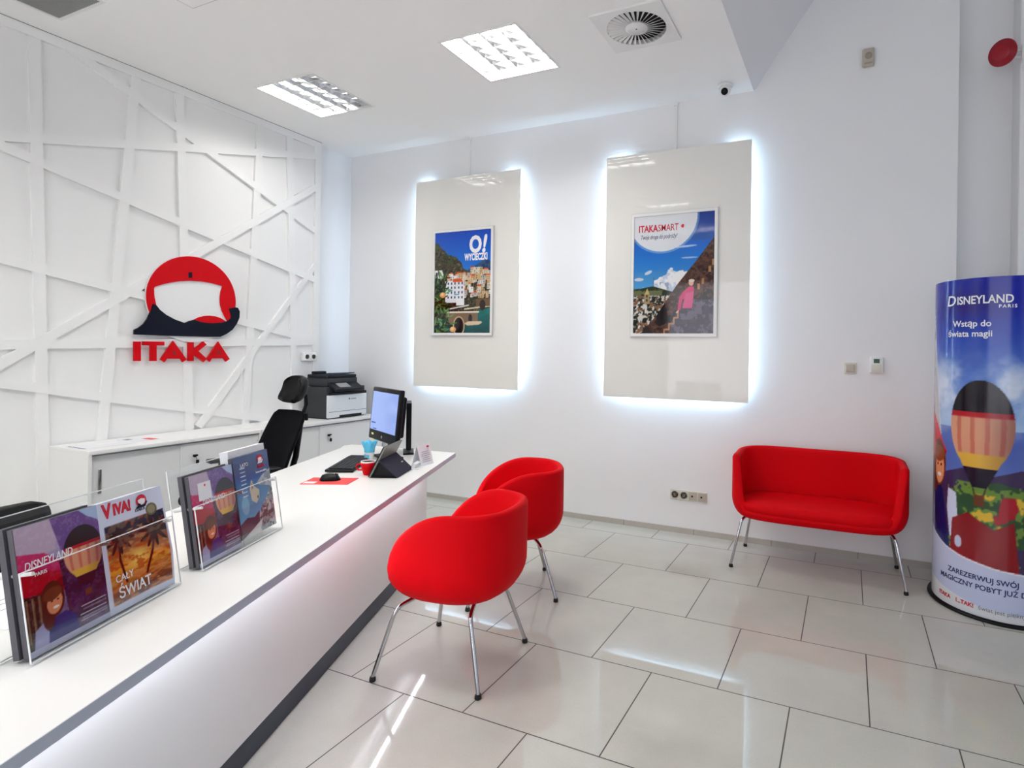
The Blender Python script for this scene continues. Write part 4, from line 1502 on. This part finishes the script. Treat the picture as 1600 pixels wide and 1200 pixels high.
MB().prism(arc(0, -.142, .010, 0, 2 * PI, 16), .0, .001, Mt @ frame((0, -.002, 0), (1, 0, 0), (0, 0, 1))).build('round_badge', M_ALU, mo)
MB().box((0, -.002, .160), (.006, .002, .004), Mt).build('webcam', M_GREYTXT, mo)
MB().box((0, .05, .10), (.08, .02, .20), bev=.004).build('stand_neck', M_BLACKP, mo)
MB().box((0, .03, .008), (.22, .12, .014), bev=.005).build('stand_foot', M_BLACKP, mo)
st = MB().box((0, 0, 0), (.036, .001, .05)).build('sticky_note', M_YEL)
st['label'] = 'pale yellow sticky note on the lower edge of monitor'
st['category'] = 'sticky note'
st.location = Vector((mc.x, mc.y, ZT)) + Matrix.Rotation(math.atan2(ex.y, ex.x), 3, 'Z') @ Vector((-.165, -.013, .125))
st.rotation_euler = (0, 0, math.atan2(ex.y, ex.x))

m2_ = thing('second_monitor', 'black display standing edge-on behind the lit monitor', 'monitor', (-2.755, 3.085, ZT), math.atan2(.74, -.67))
MB().box((0, 0, .190), (.22, .034, .315), bev=.005).build('housing', M_BLACKP, m2_)
MB().box((0, .0, .045), (.06, .02, .05)).build('stand_neck', M_BLACKP, m2_)
MB().box((0, .0, .006), (.20, .07, .012), bev=.004).build('stand_foot', M_BLACKP, m2_)

# tablet on its folio stand
tb = thing('tablet_computer', 'grey tablet propped on a dark folio stand on the counter edge side', 'tablet', (-2.395, 2.374, ZT), CROT)
# local x along DV (away), local y = away from visitors (towards the staff)
Lt = .262
def tri(ya, za, yb, zb, th_):
    d_ = Vector((0, yb - ya, zb - za)).normalized()
    n_ = Vector((0, -d_.z, d_.y)) * th_
    return [(ya, za), (yb, zb), (yb + n_.y, zb + n_.z), (ya + n_.y, za + n_.z)]
Mx_ = Matrix(((0, 0, 1, 0), (1, 0, 0, 0), (0, 1, 0, 0), (0, 0, 0, 1)))
scr = tri(0.0, .0025, -.085, .172, .008)
MB().prism(scr, 0, Lt, Mx_).build('tablet_body', M_TAB, tb)
MB().prism([(p[0] + .007, p[1]) for p in tri(0.0, .004, -.083, .170, .002)], .006, Lt - .006, Mx_).build('tablet_screen', M_BLACKP, tb)
ap = (-.050, .098)
MB().prism([(-.006, .001), (-.150, .001), (-.152, .006), (-.010, .006)], .002, Lt - .002, Mx_).build('folio_base', M_BLACKP, tb)
MB().prism([(-.152, .003), (-.158, .003), (ap[0] - .003, ap[1] + .004), (ap[0] + .003, ap[1] - .002)], .0, Lt, Mx_).build('folio_flap', M_FOLIO, tb)
MB().prism([(-.010, .004), (-.145, .008), (ap[0], ap[1] - .006)], .02, Lt - .02, Mx_).build('folio_inner', M_BLACKP, tb)
MB().box((0, 0, 0), (.024, .0015, .006), Matrix.Translation((Lt - .05, -.1085, .0515)) @ Matrix.Rotation(math.radians(-47), 4, 'X')).build('badge', M_ALU, tb)

# blue ruffled pen cup, red mug, card stand
cp = thing('pen_cup', 'white cup with frilly light blue top beside the keyboard', 'cup', (-2.765, 2.745, ZT))
MB().lathe([(.022, 0), (.026, .01), (.030, .085), (.028, .085), (.024, .012), (.001, .010)], 24).build('cup', M_WPL, cp)
rings = []
for r_, z_ in ((.031, .055), (.032, .075), (.034, .095), (.043, .118), (.040, .119), (.028, .095)):
    rings.append([((r_ + (.007 * math.sin(7 * a) if z_ > .09 else 0)) * math.cos(a), (r_ + (.007 * math.sin(7 * a) if z_ > .09 else 0)) * math.sin(a), z_ + (.008 * math.cos(5 * a) if z_ > .11 else 0)) for a in [2 * PI * q / 42 for q in range(42)]])
MB().loft(rings).build('ruffled_top', M_CYAN, cp)
mb = MB()
for a in (3.6, 4.4, 5.2):
    mb.add([(.031 * math.cos(a + dx) * (1 + dz * .0), .031 * math.sin(a + dx), .03 + dz) for dx, dz in ((-.25, -.012), (.25, -.012), (.25, .012), (-.25, .012))], [(0, 1, 2, 3)])
mb.build('blue_dots', M_CYAN, cp)

mg = thing('coffee_mug', 'red mug with white rim between keyboard and tablet', 'mug', (-2.462, 2.437, ZT))
MB().lathe([(.022, 0), (.026, .004), (.036, .040), (.040, .072), (.037, .072), (.032, .04), (.022, .008), (.001, .008)], 32).build('bowl', M_LOGOR, mg)
MB().lathe([(.0402, .0705), (.0402, .078), (.037, .078), (.037, .0705)], 32).build('rim', M_WPL, mg)
MB().tube([(-.035, -.012, .060), (-.055, -.022, .058), (-.062, -.026, .042), (-.052, -.02, .026), (-.032, -.012, .026)], .005, 10).build('handle', M_LOGOR, mg)

cd = thing('card_stand', 'small white tent card with printed notice near counter end', 'sign', (-2.425, 2.80, ZT), CROT - math.radians(20))
MB().prism([(.0, .002), (-.035, .125), (-.037, .125), (-.003, .002)], -.06, .06, Mx_).build('back_leaf', M_PAPER, cd)
MB().prism([(-.072, .002), (-.038, .126), (-.036, .126), (-.069, .002)], -.06, .06, Mx_).build('front_leaf', M_PAPER, cd)
MB().box((0, -.035, .001), (.12, .072, .002)).build('base', M_PAPER, cd)
fm = frame((-.05, -.0725, .004), (1, 0, 0), (0, .26, .96))
mb = MB()
for k in range(6):
    mb.box((.05, .02 + .012 * k, 0), (.085 - .01 * (k % 3), .0022, .0008), fm)
mb.build('printed_lines', M_GREYTXT, cd)
MB().box((.085, .108, 0), (.02, .010, .001), fm).build('small_emblem', M_REDTXT, cd)
bc = thing('business_card_tray', 'small clear tray of white cards before the tent card', 'card holder', (-2.345, 2.70, ZT), CROT)
MB().box((0, 0, .003), (.09, .05, .006), bev=.002).build('tray', M_ACRE, bc)
MB().box((0, .012, .016), (.085, .018, .03), Matrix.Rotation(.3, 4, 'X')).build('card_pile', M_PAPER, bc)

# ================================================================== OFFICE CHAIRS
oc = thing('office_chair', 'black mesh swivel chair with headrest between counter and cabinets', 'office chair', (-3.60, 2.47, 0), math.radians(257))
# local +x is where the sitter faces


def grid_pad(fn, nu, nv, th_, fx):
    """closed pad from fn(u, v) with thickness th_ along -x"""
    f_, b_ = [], []
    rings = []
    vs, fs = [], []
    for j in range(nv + 1):
        for i in range(nu + 1):
            vs.append(fn(i / nu, j / nv))
    N_ = len(vs)
    for j in range(nv + 1):
        for i in range(nu + 1):
            p = Vector(fn(i / nu, j / nv))
            e_ = min(i / nu, 1 - i / nu, .12) / .12 * min(j / nv, 1 - j / nv, .12) / .12
            vs.append(p - Vector(fx) * th_ * (0.35 + .65 * math.sqrt(max(0, e_))))
    w_ = nu + 1
    for j in range(nv):
        for i in range(nu):
            a_ = j * w_ + i
            fs.append((a_, a_ + 1, a_ + w_ + 1, a_ + w_))
            fs.append((N_ + a_, N_ + a_ + w_, N_ + a_ + w_ + 1, N_ + a_ + 1))
    for i in range(nu):
        fs.append((i, N_ + i, N_ + i + 1, i + 1))
        a_ = nv * w_ + i
        fs.append((a_, a_ + 1, N_ + a_ + 1, N_ + a_))
    for j in range(nv):
        a_ = j * w_
        fs.append((a_, a_ + w_, N_ + a_ + w_, N_ + a_))
        a_ = j * w_ + nu
        fs.append((a_, N_ + a_, N_ + a_ + w_, a_ + w_))
    return vs, fs


def backrest(u, v):      # u across, v up; back leans away from the sitter
    z = .50 + v * .52
    hwid = .235 * (1 - .10 * abs(2 * v - .9) ** 2.5)
    if v > .93:
        hwid -= .04 * ((v - .93) / .07) ** 2
    y = (u * 2 - 1) * hwid
    x = -.17 - .19 * v + .05 * math.sin(v * PI) * .3 + .045 * (2 * u - 1) ** 2
    return (x, y, z)


v_, f_ = grid_pad(backrest, 16, 20, .028, (1, 0, 0))
MB().add(v_, f_, True).build('backrest', M_BLACKF, oc)


def headr(u, v):
    a = (v - .5)
    y = (u * 2 - 1) * (.135 * math.sqrt(max(.05, 1 - (2 * abs(a)) ** 3 * .55)))
    z = 1.168 + a * .19 * math.sqrt(max(.3, 1 - (2 * u - 1) ** 4 * .5))
    x = -.350 + .050 * (2 * u - 1) ** 2 - .02 * math.cos(a * PI) - .05 * a
    return (x, y, z)


v_, f_ = grid_pad(headr, 14, 12, .045, (1, 0, 0))
MB().add(v_, f_, True).build('headrest', M_LEATH if False else M_BLACKP, oc)
MB().tube([(-.385, 0, 1.15), (-.425, 0, 1.12), (-.43, 0, 1.06), (-.40, 0, .98)], .013, 10).build('headrest_bracket', M_BLACKP, oc)
MB().box((-.385, 0, .98), (.02, .20, .05), bev=.006).build('lumbar_frame', M_BLACKP, oc)
MB().tube([(-.395, 0, .98), (-.36, 0, .7), (-.29, 0, .46), (-.05, 0, .42)], .02, 10).build('back_spine', M_BLACKP, oc)
MB().box((.03, 0, .475), (.47, .48, .07), bev=.03).build('seat', M_BLACKF, oc)
for sy in (-1, 1):
    a_ = MB().tube([(.0, sy * .25, .45), (.0, sy * .29, .48), (.0, sy * .29, .68)], .014, 10).build('armrest_post', M_BLACKP, oc)
    MB().box((-.02, sy * .285, .69), (.20, .085, .026), bev=.012).build('armrest', M_BLACKP, oc)
MB().tube([(0, 0, .10), (0, 0, .44)], .026, 14).build('gas_column', M_BLACKP, oc)
for k in range(5):
    a = 2 * PI * k / 5 + .3
    q = Vector((math.cos(a), math.sin(a), 0))
    MB().tube([q * .02 + Vector((0, 0, .11)), q * .30 + Vector((0, 0, .075))], [.022, .014], 10).build('base_leg', M_BLACKP, oc)
    cst = MB()
    cst.tube([q * .305 + Vector((-q.y, q.x, 0)) * -.02 + Vector((0, 0, .028)), q * .305 + Vector((-q.y, q.x, 0)) * .02 + Vector((0, 0, .028))], .028, 16)
    cst.build('caster', M_BLACKR, oc)

lc = thing('leather_chair', 'black leather chair behind the counter beside the leaflet holder, only its back top showing', 'chair', (-2.78, 1.13, 0), CROT - PI / 2 - math.radians(8))
# local x = direction the sitter faces (towards the counter)


def lback(u, v):
    r_ = .06
    hwid = .25 - .02 * (1 - v)
    if v > .84:
        hwid -= r_ * (1 - math.sqrt(max(0, 1 - ((v - .84) / .16) ** 2)))
    return (-.20 - .09 * v + .02 * (2 * u - 1) ** 2, (2 * u - 1) * hwid, .46 + v * .345)


v_, f_ = grid_pad(lback, 14, 20, .05, (1, 0, 0))
MB().add(v_, f_, True).build('backrest', M_LEATH, lc)
MB().box((.0, 0, .43), (.46, .48, .08), bev=.03).build('seat', M_LEATH, lc)
for sx in (-1, 1):
    for sy in (-1, 1):
        MB().tube([(sx * .19, sy * .2, .40), (sx * .22, sy * .22, 0)], .012, 10).build('leg', M_CHROME, lc)

# ================================================================== RED TUB CHAIRS AND SOFA
def tub_shell(A, B, zb, ztop, rimf, ex_=2.6, k0=.72, zk=.20, T=.042, N_=120, zseat=.40, topf=1.0):
    """A half size across (y), B half depth (x); the open side faces +x; rimf(c) rim height for c=cos angle to the front"""
    def plan(a):
        c_, s_ = math.cos(a), math.sin(a)
        r_ = (abs(c_ / B) ** ex_ + abs(s_ / A) ** ex_) ** (-1 / ex_)
        return Vector((r_ * c_, r_ * s_, 0))

    def kk(z):
        t_ = min(1, max(0, (z - zb) / zk))
        b_ = k0 + (1 - k0) * math.sqrt(max(0, 1 - (1 - t_) ** 2))
        return b_ * (1 + (topf - 1) * max(0, (z - zb - zk)) / (ztop - zb - zk))

    angs = [2 * PI * k / N_ for k in range(N_)]
    rims = [rimf(plan(a)) for a in angs]
    nz = 14
    rings = [[plan(a) * .02 + Vector((0, 0, zb)) for a in angs], [plan(a) * (k0 * .6) + Vector((0, 0, zb)) for a in angs]]
    for j in range(nz + 1):
        t_ = (j / nz)
        ring = []
        for a, h in zip(angs, rims):
            z = zb + (h - zb) * (t_ ** 1.3)
            ring.append(plan(a) * kk(z) + Vector((0, 0, z)))
        rings.append(ring)
    for q in (.25, .5, .75, 1.0):      # rolled rim
        ring = []
        for a, h in zip(angs, rims):
            p = plan(a)
            k_ = kk(h)
            rr_ = T / 2
            L = p.length * k_
            off = rr_ * (1 - math.cos(q * PI))
            ring.append(p.normalized() * (L - off) + Vector((0, 0, h + rr_ * math.sin(q * PI) * .9)))
        rings.append(ring)
    for j in range(1, nz + 1):
        t_ = j / nz
        ring = []
        for a, h in zip(angs, rims):
            zs = min(zseat - .03, h - .004)
            z = h + (zs - h) * t_
            p = plan(a)
            ring.append(p.normalized() * max(.01, p.length * kk(z) - T) + Vector((0, 0, z)))
        rings.append(ring)
    rings.append([plan(a) * .02 + Vector((0, 0, zseat - .03)) for a in angs])
    return MB().loft(rings, cap=True)


def cushion(A, B, z0, z1, ex_=2.8, N_=72, dome=.012, cx_=0.0):
    rings = []
    for s_, z in ((.02, z0), (.93, z0), (.985, z0 + .010), (1.0, (z0 + z1) / 2), (.985, z1 - .010), (.95, z1 - .002), (.85, z1 + dome * .3), (.6, z1 + dome * .8), (.3, z1 + dome), (.02, z1 + dome)):
        ring = []
        for k in range(N_):
            a = 2 * PI * k / N_
            c_, q_ = math.cos(a), math.sin(a)
            r_ = (abs(c_ / B) ** ex_ + abs(q_ / A) ** ex_) ** (-1 / ex_) * s_
            ring.append((cx_ + r_ * c_, r_ * q_, z))
        rings.append(ring)
    return MB().loft(rings, cap=True)


def bent_leg(p0, p1, p2, r=.0095):
    """from under the seat p0, bending at p1, down to the foot p2"""
    p0, p1, p2 = Vector(p0), Vector(p1), Vector(p2)
    pts_ = [p0]
    d1, d2 = (p1 - p0), (p2 - p1)
    R_ = .045
    a_ = p1 - d1.normalized() * R_
    b_ = p1 + d2.normalized() * R_
    for k in range(7):
        t_ = k / 6
        pts_.append(a_ * (1 - t_) ** 2 + p1 * 2 * t_ * (1 - t_) + b_ * t_ ** 2)
    pts_.append(p2)
    return pts_, r


def legs(t, feet, tops, centres, r=.0095):
    for f_, tp, c0 in zip(feet, tops, centres):
        pts_, r_ = bent_leg(c0, tp, (f_[0], f_[1], .018), r)
        lg = MB().tube(pts_, r_, 14).build('leg', M_CHROME, t)
        MB().lathe([(.012, 0), (.0145, .003), (.0135, .014), (.011, .022)], 16, Matrix.Translation((f_[0], f_[1], 0))).build('foot_cap', M_BLACKR, lg)


def tub_chair(label, loc, rz):
    t = thing('tub_chair', label, 'armchair', loc, rz, group='red tub chairs at the counter')
    A, B, CX = .278, .312, -.004

    def rimf(p):
        x_ = p.x + CX
        q = (x_ + .13) / .358
        h = .425 + .312 * math.sqrt(max(0, 1 - q * q)) if x_ > -.13 else .737
        return max(.385, h)
    sh = tub_shell(A, B, .340, .77, rimf, ex_=2.6, k0=.57, zk=.15, T=.040, zseat=.42)
    cu_ = cushion(A - .045, B - .035, .37, .432, ex_=2.4, dome=.02)
    for b_ in (sh, cu_):
        for p in b_.v:
            p.x += CX
    sh.build('shell', M_RED, t)
    cu_.build('seat_cushion', M_REDS, t)
    feet = [(.255, .268), (.255, -.268), (-.245, .245), (-.245, -.245)]
    tops = [(.185, .205, .305), (.185, -.205, .305), (-.165, .175, .305), (-.165, -.175, .305)]
    cen = [(.12, .02, .328), (.12, -.02, .328), (-.12, .02, .328), (-.12, -.02, .328)]
    legs(t, feet, tops, cen)
    MB().box((0, 0, .332), (.26, .06, .012)).build('under_frame', M_CHROME, t)
    return t


tc1 = tub_chair('red tub chair on chrome legs, closer to the leaflet holders', (-1.675, 2.215, 0), math.radians(187.5))
tc2 = copy_tree(tc1)
tc2['label'] = 'red tub chair on chrome legs, closer to the back wall'
tc2.location = (-1.885, 3.02, 0)
tc2.rotation_euler = (0, 0, math.radians(216.5))

sf = thing('red_sofa', 'red two-seat sofa on chrome legs against the bare wall', 'sofa', (-.19, 4.20, 0), math.radians(-90))
A, B = .553, .265


def sofa_rim(p):
    x_ = p.x / B
    s_ = abs(p.y) / A
    a = math.atan2(abs(p.y) * B / A, p.x)
    if p.x > 0:
        e = min(1, max(0, (s_ - .86) / .125))
        e = e * e * (3 - 2 * e)
        return .375 + (.735 - .375) * e * min(1, .80 + .20 * min(1, (1 - x_) / .5))
    return .735 + .02 * min(1, -x_)


tub_shell(A, B, .335, .76, sofa_rim, ex_=4.2, k0=.84, zk=.14, T=.05, N_=240, zseat=.42, topf=1.0).build('shell', M_RED, sf)
cushion(A - .055, B - .030, .38, .448, ex_=4.5, N_=120, dome=.015, cx_=.02).build('seat_cushion', M_REDS, sf)
feet = [(.225, .530), (.225, -.530), (-.245, .510), (-.245, -.510)]
tops = [(.17, .47, .325), (.17, -.47, .325), (-.17, .455, .325), (-.17, -.455, .325)]
cen = [(.05, .42, .33), (.05, -.42, .33), (-.05, .42, .33), (-.05, -.42, .33)]
legs(sf, feet, tops, cen)
MB().box((0, 0, .330), (.06, .88, .010)).build('under_frame', M_CHROME, sf)

# ================================================================== ADVERTISING TOTEM
TC, TRAD, TH = Vector((.832, 4.095, 0)), .342, 1.905
tt = thing('advertising_totem', 'tall round advertising column with blue sky print beside the red sofa', 'advertising stand', TC)
MB().lathe([(.001, 0), (TRAD + .022, 0), (TRAD + .024, .006), (TRAD + .022, .014), (.001, .015)], 96).build('base_plate', M_BLACKP, tt)
MB().lathe([(TRAD - .004, .015), (TRAD - .004, TH - .004), (.001, TH - .003)], 96).build('core', M_PAPER, tt)


def tpt(ang, z, r=TRAD):       # ang measured from the side facing the room (-y), growing to the right (+x)
    return Vector((r * math.sin(ang), -r * math.cos(ang), z))


def art_totem():
    a = Art(300, 360, 1.0)     # x 0..1 spans 240 degrees of the column, y 0..1 its height
    a.vgrad(.15, (150, 170, 215), 1.0, (0, 26, 150))
    a.vgrad(.55, (150, 186, 230), .93, (0, 40, 175), a.Y > .55)
    n1, n2, n3 = a.noise(5, 51), a.noise(12, 52), a.noise(30, 53, 3)
    glow = np.exp(-(((a.X - .34) / .12) ** 2 + ((a.Y - .92) / .05) ** 2))
    a.put(glow, (80, 20, 110), .55)
    cm = np.exp(-((a.Y - .66) / .10) ** 2)
    n4 = a.noise(7, 57, 5, 1, 1.4)
    a.put(cm * a.soft(n4, .36, .3), (206, 220, 244), .75)
    a.put(cm * a.soft(n4, .50, .2), (240, 243, 250), .7)
    # pale facade on the left edge
    f = a.poly([(.0, .20), (.0, 1.0), (.155, .90), (.20, .70), (.235, .50), (.22, .20)])
    a.put(f, (206, 202, 206))
    for k in range(9):
        x_ = .125 + .008 * k
        a.put(a.rect(.13 + .012 * (k % 3), .50 + .04 * k, .142 + .012 * (k % 3), .525 + .04 * k) & f, (110, 100, 96))
    a.put(a.line(.16, .90, .235, .52, .004), (240, 238, 236))
    # red canopies
    a.put(a.poly([(0, .62), (.15, .60), (.21, .55), (.27, .47), (.24, .42), (0, .46)]), (196, 16, 34))
    a.put(a.poly([(.15, .60), (.21, .55), (.27, .47), (.22, .48)]), (226, 50, 70))
    a.put(a.poly([(0, .46), (.24, .42), (.26, .22), (0, .2)]), (60, 34, 40))
    # purple roofs and garden in place of the right part
    a.put(a.poly([(.24, .12), (.24, .40), (.34, .43), (.42, .41), (.52, .44), (.62, .42), (.70, .45), (1, .42), (1, .12)]), (74, 58, 96))
    a.put(a.poly([(.30, .22), (.30, .36), (.45, .40), (.6, .37), (1, .40), (1, .2)]), (60, 92, 60))
    a.put((a.X > .28) & (a.Y < .39) & (n3 > .52) & (a.Y > .15), (120, 150, 70))
    a.put((a.X > .28) & (a.Y < .36) & (n3 > .62) & (a.Y > .15), (230, 190, 70))
    a.put((a.X > .28) & (a.Y < .36) & (n2 < .40) & (a.Y > .15), (176, 30, 50))
    a.balloon(.395, .56, .105, .135)
    a.balloon(.62, .66, .05, .07)
    # smiling child in a blue coat
    a.put(a.poly([(.150, .14), (.165, .33), (.20, .37), (.25, .35), (.30, .14)]), (26, 40, 104))
    a.put(a.poly([(.150, .14), (.158, .30), (.185, .34), (.195, .20)]), (150, 150, 186))
    a.put(a.ell(.222, .43, .044, .075), (126, 62, 40))
    a.put(a.ell(.192, .385, .022, .055), (120, 58, 40))
    a.put(a.ell(.226, .415, .031, .051), (234, 160, 118))
    a.put(a.ell(.222, .458, .038, .026), (150, 84, 50))
    a.put(a.ell(.214, .424, .0045, .0045), (40, 24, 20))
    a.put(a.ell(.238, .424, .0045, .0045), (40, 24, 20))
    a.put(a.ell(.227, .392, .013, .0065), (250, 240, 236))
    a.put(a.poly([(.275, .30), (.28, .36), (.315, .35), (.325, .24), (.29, .21)]), (220, 224, 244))
    a.put(a.poly([(.29, .14), (.30, .27), (.36, .30), (.44, .26), (.50, .29), (.52, .12)]), (150, 12, 34))
    a.put(a.ell(.325, .205, .014, .018), (206, 208, 230))
    # white swoosh panel at the foot
    edge = .215 - .05 * np.sin(np.clip((a.X - .14) / .7, 0, 1) * PI)
    edge = np.interp(a.X, [0, .14, .2, .27, .34, .45, .6, 1], [.25, .235, .205, .18, .165, .15, .14, .14])
    w_ = a.Y < edge
    a.vgrad(.0, (198, 208, 236), .25, (212, 212, 236), w_)
    a.put((a.Y < edge) & (a.Y > edge - .004), (246, 246, 250))
    lo = a.Y < np.interp(a.X, [0, .15, .25, .4, 1], [.075, .068, .052, .03, .02])
    a.put(lo, (226, 228, 232))
    return a


AS0, ASW = math.radians(-100 - 28), math.radians(250)
AS0 = -math.radians(130)
ASW = math.radians(260)
art_object('printed_wrap', art_totem(), lambda u, v: tpt(AS0 + ASW * u, .017 + (TH - .017) * v), print_material('satin_wrap_print', .16), tt)


def totem_text(txt, size, x_m, z, m_, slope=0.0, **kw):
    def post(p):
        an = (x_m + p.x) / TRAD
        return tpt(an, z + p.y + slope * p.x, TRAD + .001 + max(0, p.z))
    text_mb(txt, size, depth=.0004, post=post, **kw).build('lettering', m_, tt)


def th_of(ang_deg):
    return math.radians(ang_deg) * TRAD


totem_text('D', .085, th_of(-62), 1.755, M_WHITETXT, shear=.15, bold=.001)
totem_text('ISNEYLAND', .064, th_of(-50), 1.760, M_WHITETXT, xs=.84, bold=.0012)
totem_text('PARIS', .026, th_of(-14), 1.732, M_WHITETXT, spacing=1.35, bold=.0006)
totem_text('Wstąp do', .050, th_of(-54), 1.632, M_WHITETXT, bold=.0008)
totem_text('świata magii', .050, th_of(-60), 1.575, M_WHITETXT, bold=.0008)
totem_text('ZAREZERWUJ SWÓJ', .040, th_of(-56), .215, M_NAVYTXT, bold=.0007)
totem_text('MAGICZNY POBYT JUŻ DZIŚ', .040, th_of(-66), .165, M_NAVYTXT, bold=.0007)
totem_text('ITAKA', .032, th_of(-68), .055, M_REDTXT, bold=.001)
totem_text('I...TAK!', .032, th_of(-47), .055, M_REDTXT, bold=.001)
totem_text('świat jest piękny!', .032, th_of(-27), .055, M_GREYTXT)
